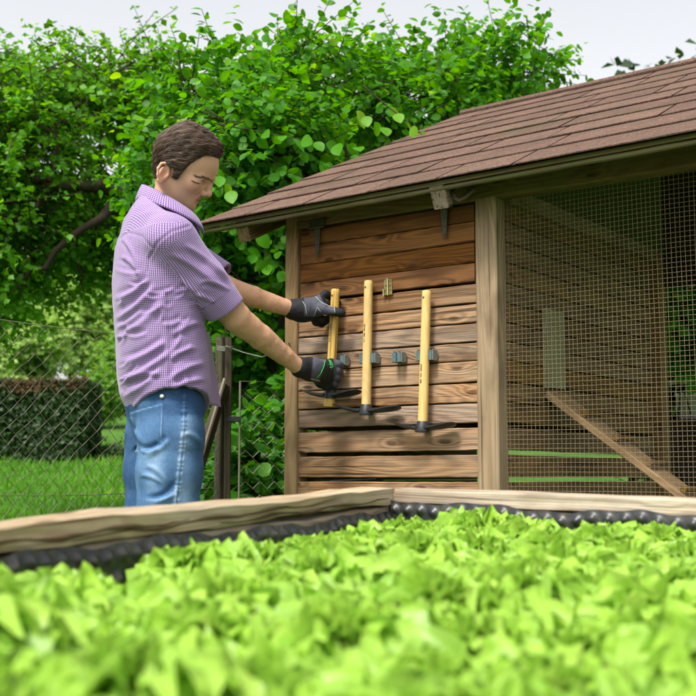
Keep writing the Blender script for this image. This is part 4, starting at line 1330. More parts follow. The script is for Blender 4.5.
def lin(*segs):
    out = []
    for a, b, st in segs: out.append(np.arange(a, b, st))
    return np.concatenate(out)
gx_ = lin((-.86, -.585, .012), (-.585, -.345, .0021), (-.345, -.12, .0031), (-.12, -.03, .008))
gy_ = lin((2.86, 3.0, .008), (3.0, 3.03, .004), (3.03, 3.24, .0022), (3.24, 3.48, .0036), (3.48, 3.6, .01))
zh = HO[2]
gz_ = lin((-.02, 1.0, .014), (1.0, zh - .16, .0048), (zh - .16, zh + .13, .0019), (zh + .13, zh + .17, .01))
B = Grid(gx_, gy_, gz_)
# torso, hips and legs lie under the clothes
B.ell(NP(160, 285, YB), (.085, .145, .15), [fv, rv, (0, 0, 1)]); B.ell(NP(164, 350, YB), (.085, .14, .20), [fv, rv, (0, 0, 1)], .05)
for s_ in (1, -1):
    hx = NP(164, 415, YB) + rv * .085 * s_; kn = np.array([hx[0] + .0, hx[1], .50]); an = np.array([hx[0] - .02, hx[1], .08])
    B.chain([hx, kn, an], [.068, .045, .035], .02); B.caps(an - [0, 0, .03], an + fv * .13 - [0, 0, .045], .035, .026, .02)
# neck and shoulders
B.caps(NP(158, 232, YB), NP(168, 210, YB), .05, .05, .04)
B.caps(NP(168, 208, YB), hp(.000, -.060), .047, .0445, .025)
# arms
B.caps(S_n - np.array([0, 0, .02]), E_n, .044, .040, .02); B.chain([E_n, E_n * .62 + W_n * .38 + np.array([0, 0, -.001]), E_n * .25 + W_n * .75, W_n], [.0375, .0355, .0265, .0225], .006)
B.caps(E_n + [.0, 0, -.006], E_n * .8 + W_n * .2 + [0, 0, -.004], .034, .033, .01)
B.caps(S_f - np.array([0, 0, .02]), E_f, .044, .038, .02); B.chain([E_f, E_f * .6 + W_f * .4, W_f], [.036, .031, .0235], .006)
# hands inside the gloves
B.chain([W_n, W_n + (W_n - E_n) * .10], [.022, .018], .005); B.chain([W_f, W_f + (W_f - E_f) * .10], [.022, .018], .005)
# head
B.ell(hp(.003, .020), (.0905, .078, .073), HA, .02)
B.ell(hp(.034, -.035), (.053, .070, .057), HA, .02)
B.ell(hp(-.012, -.015), (.055, .066, .063), HA, .02)
for s_ in (1, -1):
    B.ell(hp(.050, -.033, .043 * s_), (.024, .021, .019), HA, .016)
    B.caps(hp(-.012, -.064, .049 * s_), hp(.066, -.086, .015 * s_), .016, .0165, .022)
    B.caps(hp(.0845, .005, .0), hp(.064, -.006, .040 * s_), .0105, .0100, .012)
B.ell(hp(.0635, -.061), (.0225, .024, .030), HA, .012)
B.ell(hp(.0715, -.0885), (.0185, .016, .019), HA, .010)
for s_ in (1, -1):
    B.ell(hp(.092, -.0145, .034 * s_), (.0205, .0125, .019), HA, .008, True)
    B.ell(hp(.0635, -.0205, .032 * s_), (.0140, .0115, .0155), HA, .003)
    B.caps(hp(.0745, -.032, .019 * s_), hp(.056, -.036, .044 * s_), .0030, .0030, .006)
B.chain([hp(.0845, .004), hp(.0925, -.014), hp(.1005, -.031)], [.0075, .0075, .0085], .007)
B.ell(hp(.1005, -.0335), (.0110, .0098, .0112), HA, .004)
for s_ in (1, -1):
    B.ell(hp(.0885, -.0405, .0115 * s_), (.0115, .0080, .0068), HA, .004)
    B.ell(hp(.0925, -.0475, .0062 * s_), (.0050, .0035, .0034), HA, .002, True)
    B.caps(hp(.0855, -.0575, 0), hp(.0695, -.0635, .0225 * s_), .0055, .0030, .0035)
    B.caps(hp(.0845, -.0690, 0), hp(.0695, -.0650, .0205 * s_), .0062, .0030, .0035)
for s_ in (1, -1):
    B.caps(hp(.0940, -.0632, 0), hp(.0680, -.0650, .0260 * s_), .0021, .0019, .0016, True)
    B.caps(hp(.080, -.048, .021 * s_), hp(.066, -.066, .031 * s_), .0012, .0012, .008, True)
# ears
for s_ in (1, -1):
    R0 = .066
    def ep(a, sc=1.0, dr=0.0):
        return hp(-.024 - .006 * math.sin(a) * 1.2 + .0155 * math.cos(a) * sc * (1 if math.sin(a) > -.4 else .8), -.052 + .0265 * math.sin(a) * sc, s_ * (R0 + .009 + dr - .008 * math.cos(a)))
    B.ell(hp(-.023, -.052, s_ * (R0 + .001)), (.015, .026, .0085), HA, .004)
    B.ell(hp(-.020, -.051, s_ * (R0 + .012)), (.0085, .0165, .0075), HA, .003, True)
    pts = [ep(math.radians(d)) for d in (-25, 20, 60, 95, 130, 170, 205, 240, 262)]
    B.chain(pts, [.0024, .0034, .0038, .0040, .0040, .0038, .0036, .0040, .0052], .003)
    B.ell(hp(-.0195, -.0735, s_ * (R0 + .005)), (.0065, .0075, .0042), HA, .004)
    B.caps(hp(-.0100, -.050, s_ * (R0 + .004)), hp(-.011, -.057, s_ * (R0 + .005)), .0036, .0030, .003)
V, F = B.mesh(); V = relax(V, F, 1, .35)
_n = vnormals(V, F); _arm = (V[:, 2] < zh - .18)
V = V + _n * (_arm * (.0030 * (vnoise(V * np.array([1, 1, 1.0]), 26, 12) - .5) + .0014 * (vnoise(V, 75, 13) - .5)))[:, None]
# skin tones, plus shade painted into lids, mouth line, smile creases and nostrils
hl = (V - HO) @ np.stack(HA, 1) / HS
def blob(c, r, sym=True):
    q = hl.copy()
    if sym: q[:, 2] = np.abs(q[:, 2])
    return np.exp(-(((q - np.array(c)) / np.array(r)) ** 2).sum(1))
tone = np.tile(np.array([.60, .355, .225]), (len(V), 1))
onhead = V[:, 2] > zh - .16
def tint(w, col):
    global tone
    w = np.clip(w, 0, 1)[:, None] * onhead[:, None]; tone = tone * (1 - w) + np.array(col) * w
tint(blob((.045, -.075, .03), (.040, .032, .05)) * .55, (.36, .235, .175))          # shaved beard
tint(blob((.055, -.04, .05), (.025, .02, .02)) * .45, (.58, .27, .19))
tint(blob((-.022, -.052, .078), (.02, .03, .016)) * .65, (.60, .24, .17))
tint(blob((.102, -.034, 0), (.014, .014, .014)) * .5, (.58, .27, .19))
tint(blob((.086, -.0575, 0), (.012, .0045, .017)) * 1.0 + blob((.085, -.0695, 0), (.012, .0052, .019)) * 1.0, (.40, .15, .125))
tint(blob((.07, -.014, .033), (.016, .007, .018)) * .55, (.38, .19, .14))  # eyelid crease, its shade painted into the tone
tint(blob((.06, -.0265, .035), (.014, .004, .016)) * .4, (.40, .20, .15))
for _k in range(9):
    _u = _k / 8
    tint(blob((.0935 - .026 * _u ** 1.5, -.0633 - .0018 * _u, .026 * _u), (.006, .0016, .005)) * .8, (.16, .055, .045))  # dark between the lips, painted as shade in the slit
    tint(blob((.082 - .018 * _u, -.047 - .021 * _u, .020 + .012 * _u), (.006, .004, .006)) * .22, (.33, .17, .12))  # smile crease shade, painted faintly
tint(blob((.0915, -.0470, .0065), (.005, .003, .004)) * .9, (.10, .035, .03))  # nostril hollow, its shade painted dark
tone[~onhead] = np.array([.60, .345, .210])
hand_d = np.minimum(np.linalg.norm(V - W_n, axis=1), np.linalg.norm(V - W_f, axis=1))
me = np_mesh('body', V - MO, F)
add_attr(me, 'tone', 'FLOAT_COLOR', np.concatenate([tone, np.ones((len(V), 1))], 1))
body = link_mesh('body', me, M['skin'], man, True)

# fine hair on the forearms
rng = np.random.default_rng(19); mb = MB()
_n = vnormals(V, F)
for E_, W_ in ((E_n, W_n), (E_f, W_f)):
    ax_ = (W_ - E_) / np.linalg.norm(W_ - E_); u_ = (V - E_) @ ax_; r_ = np.linalg.norm(V - E_ - u_[:, None] * ax_, axis=1)
    k_ = np.nonzero((u_ > .05) & (u_ < np.linalg.norm(W_ - E_) - .015) & (r_ < .05))[0]
    for i in rng.choice(k_, min(200, len(k_)), replace=False):
        d_ = ax_ * .8 + np.array([0, 0, -.6]) + rng.normal(size=3) * .35; d_ = d_ - _n[i] * (d_ @ _n[i]); d_ /= np.linalg.norm(d_)
        p_ = V[i] - MO; l_ = rng.uniform(.006, .012)
        mb.tube([Vector(p_), Vector(p_ + d_ * l_ * .5 + _n[i] * .0012), Vector(p_ + d_ * l_ + _n[i] * .0010)], [.00016, .00015, .00006], 3, False, rnd=.5)
mb.build('arm_hair', M['dark_hair'], body)

# --- hair
def poly_sd(pts, x, y):
    pts = np.array(pts, np.float32); n = len(pts)
    d = np.full(np.broadcast(x, y).shape, 1e9, np.float32); s_ = np.ones_like(d)
    for i in range(n):
        a, b = pts[i], pts[i - 1]
        ex, ey = b[0] - a[0], b[1] - a[1]; wx, wy = x - a[0], y - a[1]
        h = np.clip((wx * ex + wy * ey) / (ex * ex + ey * ey), 0, 1)
        d = np.minimum(d, (wx - ex * h) ** 2 + (wy - ey * h) ** 2)
        c1, c2, c3 = y >= a[1], y < b[1], ex * wy > ey * wx
        s_ = np.where((c1 & c2 & c3) | (~c1 & ~c2 & ~c3), -s_, s_)
    return s_ * np.sqrt(d)
outline = [(.074, .063), (.078, .078), (.0745, .092), (.064, .1035), (.036, .113), (.010, .1185), (-.020, .1175), (-.051, .109), (-.079, .077), (-.0965, .036), (-.0935, 0), (-.080, -.027), (-.064, -.054), (-.040, -.076), (.0, -.09), (.05, -.06), (.065, .0)]
region = [(.14, .064), (.072, .062), (.058, .060), (.046, .052), (.034, .028), (.024, .012), (.017, -.020), (.0135, -.046), (.003, -.047), (-.001, -.028), (-.006, -.022), (-.02, -.024), (-.036, -.030), (-.041, -.045), (-.039, -.078), (-.07, -.09), (-.16, -.08), (-.16, .2), (.14, .2)]
hx = np.arange(-.125, .105, .0026, dtype=np.float32); hu = np.arange(-.10, .15, .0026, dtype=np.float32); hr = np.arange(-.10, .1001, .0026, dtype=np.float32)
G = Grid(hx, hu, hr)
s2 = poly_sd(outline, hx[:, None], hu[None, :])
tt = np.minimum(-s2 / .072, 1); hw = .0815 - .010 * np.clip((-.01 - hu[None, :]) / .06, 0, 1) + 0 * hx[:, None]
reg = poly_sd(region, hx[:, None], hu[None, :])
ff, uu, rr_ = hx[:, None, None], hu[None, :, None], hr[None, None, :]
wave = .0016 * np.sin(ff * 150 + uu * 60) * np.sin(uu * 120 - ff * 80 + np.abs(rr_) * 90) + .0011 * np.sin(ff * 260 - uu * 310 + rr_ * 70)
part = .0035 * np.exp(-(((np.abs(rr_ - .034) + 0 * ff)) / .004) ** 2) * np.clip((uu - .08) / .02, 0, 1) * np.clip((.07 - ff) / .05, 0, 1)
wave = wave * .7
q_ = np.sqrt((rr_ / hw[:, :, None]) ** 2 + (np.maximum(1 - tt, 0) ** 2.3)[:, :, None])
G.D = np.maximum((q_ - 1) * .060 + wave + part, reg[:, :, None])
Vh, Fc = G.mesh()
hsel = Vh.copy()
me = np_mesh('hair', hp(0, 0) + (Vh @ np.stack(HA, 0)) * HS - MO, Fc)
add_attr(me, 'rnd', 'FLOAT', np.full(len(Vh), .12))
hair = link_mesh('hair', me, M['hair'], man, True)
# locks lying on it
rng = np.random.default_rng(4)
mb = MB()
idx = rng.choice(len(Vh), min(13000, len(Vh)), replace=False)
P0 = Vh[idx]; ok = (np.abs(P0[:, 2]) > .02) | (P0[:, 1] > .05) | (P0[:, 0] < -.05)
P0 = P0[ok]
pts = [P0.copy()]; cur = P0.copy()
ns = 7
jit_ = rng.normal(size=(len(P0), 3)) * .15
topm = np.clip((P0[:, 1] - .055) / .03, 0, 1) * ((P0[:, 2] < .034) | (P0[:, 1] > .1))
side = 1 - topm
for k in range(ns):
    f_, u_, r_ = cur.T
    back = np.clip((-.03 - f_) / .05, 0, 1)
    dt = np.stack([np.full_like(f_, .85), .55 - 12 * np.clip(f_ - .045, 0, 1) + .25 * np.sin(k * 1.1 + u_ * 60), -.35 * np.ones_like(f_) + .25 * np.sin(k * 1.2 + f_ * 90)], 1)
    ds = np.stack([-.85 + .75 * back, -.40 - .75 * back + .30 * np.sin(k * .9 + f_ * 110), .15 * np.sign(r_) * (u_ > .06)], 1)
    front = np.clip((f_ - .035) / .03, 0, 1) * (u_ > .05)
    d = unit(unit(dt * topm[:, None] + ds * side[:, None]) + jit_)
    n_ = unit(G.grad(cur))
    d = unit(d - n_ * (d * n_).sum(1, keepdims=True))
    cur = cur + d * .0052
    cur = cur - unit(G.grad(cur)) * (G.val(cur)[:, None] - (.0007 if 0 < k < ns - 2 else -.0009))
    pts.append(cur.copy())
pts = np.stack(pts, 1)
cl = vnoise(P0 * np.array([.5, 1.6, 1.0]), 90, 2)
lift = rng.random(len(P0)) * .0016 + .0016 * (cl - .4) + .0012 * (rng.random(len(P0)) < .15)
for i in range(len(P0)):
    q = pts[i]
    if np.linalg.norm(q[-1] - q[0]) < .012: continue
    n0 = unit(G.grad(q)) * lift[i]
    w_ = hp(0, 0) + ((q + n0) @ np.stack(HA, 0)) * HS - MO
    r0 = rng.uniform(.0004, .0008)
    rad = [r0 * .5, r0, r0, r0, r0, r0 * .9, r0 * .7, r0 * .2]
    mb.tube([Vector(a) for a in w_], rad, 3, False, rnd=min(1, max(0, rng.normal() * .24 + .8 * cl[i] + .03)))
for i in range(420):                                                 # loose single hairs
    k = rng.integers(len(P0)); q = pts[k]; n0 = unit(G.grad(q)); e_ = rng.uniform(.001, .0045)
    q2 = q + n0 * (e_ * np.linspace(.1, 1, len(q)) ** 1.5)[:, None] + unit(q[-1] - q[0]) * rng.uniform(0, .006)
    w_ = hp(0, 0) + (q2 @ np.stack(HA, 0)) * HS - MO
    mb.tube([Vector(a) for a in w_], [.00028] * 6 + [.0002, .0001], 3, False, rnd=rng.uniform(.3, .9))
edge = np.nonzero((np.abs(poly_sd(region, Vh[:, 0], Vh[:, 1])) < .003) & (np.abs(Vh[:, 2]) > .02))[0]
for i in rng.choice(edge, min(900, len(edge)), replace=False):       # short hairs softening the hairline
    p_ = Vh[i]; fr = p_[1] > .0 or p_[0] > .008
    d_ = np.array([.25, -.9, 0]) if p_[0] < .02 else np.array([.55, -.6, 0])
    d_ = d_ + rng.normal(size=3) * .35; l_ = rng.uniform(.003, .0075)
    q2 = np.stack([p_ - d_ * .002, p_ + d_ * l_ * .5, p_ + d_ * l_ + np.array([0, 0, -np.sign(p_[2]) * .0008])])
    w_ = hp(0, 0) + (q2 @ np.stack(HA, 0)) * HS - MO
    mb.tube([Vector(a) for a in w_], [.0004, .00035, .0001], 3, False, rnd=rng.uniform(.2, .7))
lk = mb.build('hair_locks', M['hair'], hair, True)

def march(grid, px, py, y0=2.7, y1=3.7, off=0.0, n=500):
    "first point of a modelled surface on the line of sight"
    ys = np.linspace(y0, y1, n); pts = np.array([NP(px, py, y) for y in ys])
    v = grid.val(pts); k = np.nonzero(v < 0)[0]
    if len(k) == 0: return None
    p = pts[max(k[0] - 1, 0)]
    g = unit(grid.grad(p[None]))[0]
    return p + g * off
# eyebrows and lashes, on both sides
def lateral(f, u, s, off=.0006, r0=.085):
    "surface of the head reached from the side at this forward / up position"
    rs = np.linspace(r0, 0, 220); pts = hp(0, 0) + (Fh * f + Uh * u)[None] + Rh[None] * (rs * s)[:, None]
    v = B.val(pts); k = np.nonzero(v < 0)[0]
    if len(k) == 0: return None
    return Vector(pts[max(k[0] - 1, 0)] + Rh * off * s - MO)
mb = MB(); rng = np.random.default_rng(9)
for s_ in (1, -1):
    for i in range(44):
        u = rng.random()
        f_, u_, r_ = .0955 - .040 * u ** 1.3, .0010 - .0150 * u + .004 * math.sin(u * 3) + rng.normal() * .0016, .012 + .036 * u
        a = hp(f_ + .001, u_, r_ * s_); b = hp(f_ - .007 * (.4 + u), u_ + .0035 * (1 - 1.6 * u), (r_ + .006) * s_)
        a2, b2 = lateral(f_ + .001, u_, s_, .0008), lateral(f_ - .007 * (.4 + u), u_ + .0030 * (1 - 1.6 * u), s_, .0008)
        if a2 is None or b2 is None or (a2 - b2).length > .02: continue
        mb.tube([a2, a2.lerp(b2, .5), b2], [.0006, .0008, .0002], 4, False, rnd=.55)
mb.build('eyebrows', M['hair'], body, True)
for s_ in (1, -1):
    line = []
    for u in np.linspace(0, 1, 9):
        p = lateral(.0745 - .0245 * u, -.0225 - .0050 * u - .0020 * math.sin(u * 3.1), s_, .0004)
        if p is not None: line.append(p)
    mb = MB()
    mb.tube(line, [.0005 + .0009 * math.sin(math.pi * (i + .5) / len(line)) for i in range(len(line))], 5)
    for i in range(1, len(line)):
        b = line[i] + Vector(Fh * .0035 - Uh * .0030 + Rh * .003 * s_)
        mb.tube([line[i], line[i].lerp(b, .5) - Vector(Uh * .0006), b], [.0006, .0005, .0002], 4, False)
    mb.build('eyelashes', M['dark_hair'], body, True)

# --- shirt
rows = [(194, 142, 182, .05), (200, 137, 186, .075), (207, 130, 189, .11), (215, 123, 192, .15), (226, 116.5, 196, .186), (246, 110, 199, .20), (273, 108, 202, .20), (300, 109, 205, .195),
        (318, 111, 207, .19), (350, 113, 210, .186), (380, 115, 212, .186), (393, 117, 212.5, .188), (420, 126, 211, .188), (440, 128, 210, .188)]
tz, tcx, ta, tb_ = [], [], [], []
for y, b0, f0, bw in rows:
    c = NP((b0 + f0) / 2, y, YB); w_ = (f0 - b0) / 2 / (FPX / YB) * .985
    tz.append(c[2]); tcx.append(c[0]); ta.append(math.sqrt(max(.0006, w_ ** 2 - (bw * math.sin(PSI)) ** 2)) / math.cos(PSI)); tb_.append(bw)
o_ = np.argsort(tz); tz, tcx, ta, tb_ = (np.array(a)[o_] for a in (tz, tcx, ta, tb_))
def torso_fn(grow=0.0):
    def fn(x, y, z):
        cx = np.interp(z, tz, tcx); a = np.interp(z, tz, ta) + grow; b = np.interp(z, tz, tb_) + grow
        qx, qy = x - cx, y - YB
        qf = qx * fv[0] + qy * fv[1]; qr = qx * rv[0] + qy * rv[1]
        k = ((np.abs(qf) / a) ** 2.25 + (np.abs(qr) / b) ** 2.25) ** (1 / 2.25)
        return (k - 1) * np.minimum(a, b) * .92
    return fn
def half(fn, org, nrm_):
    org = np.array(org); nrm_ = np.array(nrm_) / np.linalg.norm(nrm_)
    return lambda x, y, z: np.maximum(fn(x, y, z), (x - org[0]) * nrm_[0] + (y - org[1]) * nrm_[1] + (z - org[2]) * nrm_[2])
def capsfn(a, b, ra, rb):
    ba = b - a; bb = ba @ ba
    def fn(x, y, z):
        px, py, pz = x - a[0], y - a[1], z - a[2]
        h = np.clip((px * ba[0] + py * ba[1] + pz * ba[2]) / bb, 0, 1)
        return np.sqrt((px - ba[0] * h) ** 2 + (py - ba[1] * h) ** 2 + (pz - ba[2] * h) ** 2) - (ra + (rb - ra) * h)
    return fn
zhem = NP(166, 393, YB)[2]
ztop = NP(150, 196, YB)[2]
lo3, hi3 = (-.9, 2.8, .8), (-.05, 3.6, 1.7)
Sg = Grid(np.arange(-.76, -.27, .0034), np.arange(2.86, 3.46, .0036), np.arange(zhem - .12, ztop + .06, .0036))
_tf = torso_fn(); ZT = NP(150, 204, YB)[2]
_a = NP(193, 214.5, YB) - NP(143.5, 183.5, YB); npl = np.cross(_a, -rv); npl = npl / np.linalg.norm(npl); npl = npl * np.sign(npl[2]); c0_ = NP(168, 200, YB) - npl * .030
def _neck(x, y, z):
    qr_ = np.abs((x - c0_[0]) * rv[0] + (y - c0_[1]) * rv[1])
    return (x - c0_[0]) * npl[0] + (y - c0_[1]) * npl[1] + (z - c0_[2]) * npl[2] + .34 * qr_
Sg.add(lambda x, y, z: np.maximum(_tf(x, y, z), _neck(x, y, z)), lo3, hi3, .0)
Sg.caps(NP(146, 222, 3.24), S_f, .045, .056, .05); Sg.caps(NP(160, 236, 3.09), S_n - np.array([0, 0, .014]), .040, .052, .04)
ax_n = (C_n - S_n) / np.linalg.norm(C_n - S_n); ax_f = (C_f - S_f) / np.linalg.norm(C_f - S_f)
mid_n = S_n * .45 + C_n * .55 + np.array([-.004, 0, -.006])
Sg.add(capsfn(S_n - np.array([0, 0, .014]), mid_n, .0600, .062), lo3, hi3, .030)
Sg.add(half(capsfn(mid_n, C_n + ax_n * .08, .063, .047), C_n, ax_n), lo3, hi3, .012)
Sg.add(half(capsfn(S_f, C_f + ax_f * .08, .066, .050), C_f, ax_f), lo3, hi3, .03)
# rolled cuffs
for C_, a_x, r_ in ((C_n, ax_n, .0535), (C_f, ax_f, .054)):
    q0 = C_ - a_x * .046
    Sg.add(half(half(capsfn(q0 - a_x * .05, C_ + a_x * .06, r_ + .004, r_ - .003), C_ + a_x * .003, a_x), q0, -a_x), lo3, hi3, .003)
    Sg.cut(capsfn(C_ - a_x * .010, C_ + a_x * .08, r_ - .010, r_ - .010), lo3, hi3, .002)
# hem line: high at the side seams, low front and back; back split from the front at the seam
X_, Y_, Z_ = Sg.x[:, None, None], Sg.y[None, :, None], Sg.z[None, None, :]
cx = np.interp(Sg.z, tz, tcx)[None, None, :]
qf = (X_ - cx) * fv[0] + (Y_ - YB) * fv[1]; qr = (X_ - cx) * rv[0] + (Y_ - YB) * rv[1]
ang = np.arctan2(qr, qf)                                            # 0 front, +90 right side
hemz = zhem - .060 * np.cos(ang) ** 2 - .004 * np.cos(ang * 2 + .4)
Sg.D = np.maximum(Sg.D, hemz - Z_)
Vs_, Fs_ = Sg.mesh(); Vs_ = relax(Vs_, Fs_, 1, .4)
N = vnormals(Vs_, Fs_)
pp = proj(Vs_)
near = np.clip(((Vs_[:, 0] - np.interp(Vs_[:, 2], tz, tcx)) * rv[0] + (Vs_[:, 1] - YB) * rv[1] + .04) / .06, 0, 1)
def fold(px, segs):
    "crease displacement (m) from a list of (x0,y0,x1,y1,amp,width) in a side projection of the cloth"
    D = np.zeros(len(px))
    for x0, y0, x1, y1, A, w_ in segs:
        A, w_ = A * .80, w_ * 1.10
        d = np.array([x1 - x0, y1 - y0]); L = np.linalg.norm(d); d = d / L; n_ = np.array([-d[1], d[0]])
        q = px - np.array([x0, y0]); u = (q @ d) / L; v = q @ n_ + 3.0 * np.sin(np.clip(u, 0, 1) * math.pi) * (1 if A > 0 else -1)
        env = np.clip(u / .18, 0, 1) * np.clip((1 - u) / .35, 0, 1); env = env * env * (3 - 2 * env)
        D += abs(A) * env * (np.exp(-(v / w_) ** 2) - .75 * np.exp(-((v - 1.7 * w_) / (w_ * 1.1)) ** 2))
    return D
def C5(x0, y0, x1, y1, A, w_): k = 3.313; return (95 + x0 / k, 210 + y0 / k, 95 + x1 / k, 210 + y1 / k, A, w_)
torso_folds = [C5(185, 225, 55, 300, .008, 2.6), C5(205, 245, 55, 372, .010, 3.0), C5(160, 330, 55, 395, .007, 2.4), C5(240, 285, 60, 445, .007, 3.2), C5(240, 430, 80, 510, .009, 2.8),
               C5(255, 465, 70, 575, .010, 3.0), C5(225, 520, 80, 625, .008, 2.6), C5(100, 560, 230, 545, .006, 2.4), C5(250, 560, 370, 505, .009, 3.0), C5(240, 600, 375, 560, .006, 2.4),
               C5(245, 500, 340, 455, .007, 2.6), C5(250, 420, 365, 370, .006, 2.6), C5(120, 660, 240, 590, .006, 2.4), C5(300, 360, 250, 470, .004, 3), C5(70, 430, 160, 380, .005, 2.2), C5(85, 150, 150, 225, .006, 2.2),
               C5(90, 90, 140, 200, .006, 2.0), C5(330, 620, 300, 520, .004, 2.4)]
_r = np.random.default_rng(6)
for _i in range(34):
    _x, _y = _r.uniform(108, 205), _r.uniform(262, 392); _a = math.radians(_r.normal() * 22 - 28 if _x < 165 else _r.normal() * 25 - 15); _l = _r.uniform(10, 32)
    torso_folds.append((_x, _y, _x - _l * math.cos(_a), _y - _l * math.sin(_a), _r.uniform(.002, .0048), _r.uniform(1.2, 2.2)))
sleeve_folds = [C5(200, 185, 400, 335, .006, 2.8), C5(245, 140, 445, 285, .005, 2.6), C5(185, 215, 385, 355, .008, 2.6), C5(290, 110, 470, 260, .005, 2.4), C5(300, 330, 395, 355, .006, 2.0), C5(330, 275, 420, 335, .006, 2.0),
                C5(250, 250, 380, 345, .005, 2.2), C5(350, 235, 455, 275, .005, 2.0)]
t_ = ((Vs_ - S_n) @ ax_n); rad_n = np.linalg.norm(Vs_ - S_n - t_[:, None] * ax_n, axis=1); Ln = np.linalg.norm(C_n - S_n)
tf = ((Vs_ - S_f) @ ax_f); rad_f = np.linalg.norm(Vs_ - S_f - tf[:, None] * ax_f, axis=1); Lf = np.linalg.norm(C_f - S_f)
is_sn = (t_ > .012) & (rad_n < .085) & (np.abs(torso_fn()(Vs_[:, 0], Vs_[:, 1], Vs_[:, 2])) > .006) & (near > .3) & (pp[:, 0] > 145)
is_sf = (tf > .02) & (rad_f < .085) & (torso_fn()(Vs_[:, 0], Vs_[:, 1], Vs_[:, 2]) > .006) & (near < .3)
incuff = (t_ > Ln - .048) & is_sn
disp = fold(pp, torso_folds) * near * (~is_sn) + fold(pp, sleeve_folds) * is_sn * np.where(incuff, .15, 1)
disp += (.0022 * (vnoise(Vs_, 28, 2) - .5) + .0030 * (vnoise(Vs_ * np.array([1, 1, 1.8]), 14, 3) - .5)) * np.where(incuff, .5, 1)
# armhole seam and side seam
def polydist(px, pts):
    d = np.full(len(px), 1e9)
    for a, b in zip(pts[:-1], pts[1:]):
        a, b = np.array(a, float), np.array(b, float); ab = b - a
        h = np.clip(((px - a) @ ab) / (ab @ ab), 0, 1); d = np.minimum(d, np.linalg.norm(px - a - h[:, None] * ab, axis=1))
    return d
arm_seam = [(189, 226), (172, 231), (158, 242), (149, 258), (147, 272)]
sd_ = polydist(pp, arm_seam); disp += near * (-.0016 * np.exp(-(sd_ / 1.3) ** 2) + .0008 * np.exp(-((sd_ - 2.6) / 1.5) ** 2))
ss = polydist(pp, [(165, 290), (167.5, 340), (167.7, 392)]); disp += near * (~is_sn) * (.0022 * np.exp(-(ss / 1.1) ** 2))
yk = polydist(pp, [(119, 238), (128, 232), (142, 236), (152, 248)]); disp += near * (~is_sn) * (-.0025 * np.exp(-(yk / 1.2) ** 2))
Vs_ = Vs_ + N * disp[:, None]
qf = (Vs_[:, 0] - np.interp(Vs_[:, 2], tz, tcx)) * fv[0] + (Vs_[:, 1] - YB) * fv[1]; qr = (Vs_[:, 0] - np.interp(Vs_[:, 2], tz, tcx)) * rv[0] + (Vs_[:, 1] - YB) * rv[1]
aa = np.arctan2(qr, -qf)
suv = np.stack([aa * .165, Vs_[:, 2], np.zeros(len(Vs_))], 1)
def around(V, S, a_x):
    e1 = np.cross(a_x, [0, 0, 1.0]); e1 /= np.linalg.norm(e1); e2 = np.cross(a_x, e1)
    q = V - S; return np.arctan2(q @ e2, q @ e1)
an_ = around(Vs_, S_n, ax_n); suv[is_sn] = np.stack([an_ * .056, t_, 0 * t_], 1)[is_sn]
af_ = around(Vs_, S_f, ax_f); suv[is_sf] = np.stack([af_ * .056, tf, 0 * tf], 1)[is_sf]
suv[incuff, 1] += .0026
# sloping yoke: stripes follow the shoulder
yoke = (~is_sn) & (pp[:, 1] < 236 - .25 * (pp[:, 0] - 120)) & (Vs_[:, 2] > NP(150, 240, YB)[2])
suv[yoke] = np.stack([Vs_ @ rv - Vs_[:, 2] * .8, Vs_ @ fv + Vs_[:, 2] * .35, 0 * Vs_[:, 0]], 1)[yoke]
me = np_mesh('shirt', Vs_ - MO, Fs_); add_attr(me, 'suv', 'FLOAT_VECTOR', suv)
stitch = near * np.maximum.reduce([.8 * np.exp(-(sd_ / .5) ** 2), .55 * np.exp(-((ss - .9) / .35) ** 2) * (~is_sn), .7 * np.exp(-(yk / .5) ** 2) * (~is_sn), .6 * np.exp(-((np.abs(t_ - (Ln - .046)) * 380) / .6) ** 2) * is_sn])
add_attr(me, 'stitch', 'FLOAT', stitch)
shirt = link_mesh('shirt', me, M['shirt'], man, True)

def sheet(name, grid_pts, uv, th, parent, mat, attr='suv'):
    "two-sided cloth sheet (n,m,3) with thickness"
    n, m = grid_pts.shape[:2]
    du = np.gradient(grid_pts, axis=0); dv = np.gradient(grid_pts, axis=1); nn = unit(np.cross(du, dv))
    A = (grid_pts + nn * th / 2).reshape(-1, 3); Bb = (grid_pts - nn * th / 2).reshape(-1, 3); K = n * m
    I = (np.arange(n - 1)[:, None] * m + np.arange(m - 1)[None]).ravel()
    F1 = np.stack([I, I + 1, I + m + 1, I + m], 1); F2 = F1[:, ::-1] + K
    rim = []
    bd = [i * m for i in range(n)] + [(n - 1) * m + j for j in range(1, m)] + [i * m + m - 1 for i in range(n - 2, -1, -1)] + [j for j in range(m - 2, 0, -1)]
    for a, b in zip(bd, bd[1:] + bd[:1]): rim.append((a, b, b + K, a + K))
    me = np_mesh(name, np.concatenate([A, Bb]) - MO, np.concatenate([F1, F2, np.array(rim)]))
    u = uv.reshape(-1, 2); u = np.concatenate([u, u]); add_attr(me, attr, 'FLOAT_VECTOR', np.concatenate([u, np.zeros((len(u), 1))], 1))
    return link_mesh(name, me, mat, parent, True)
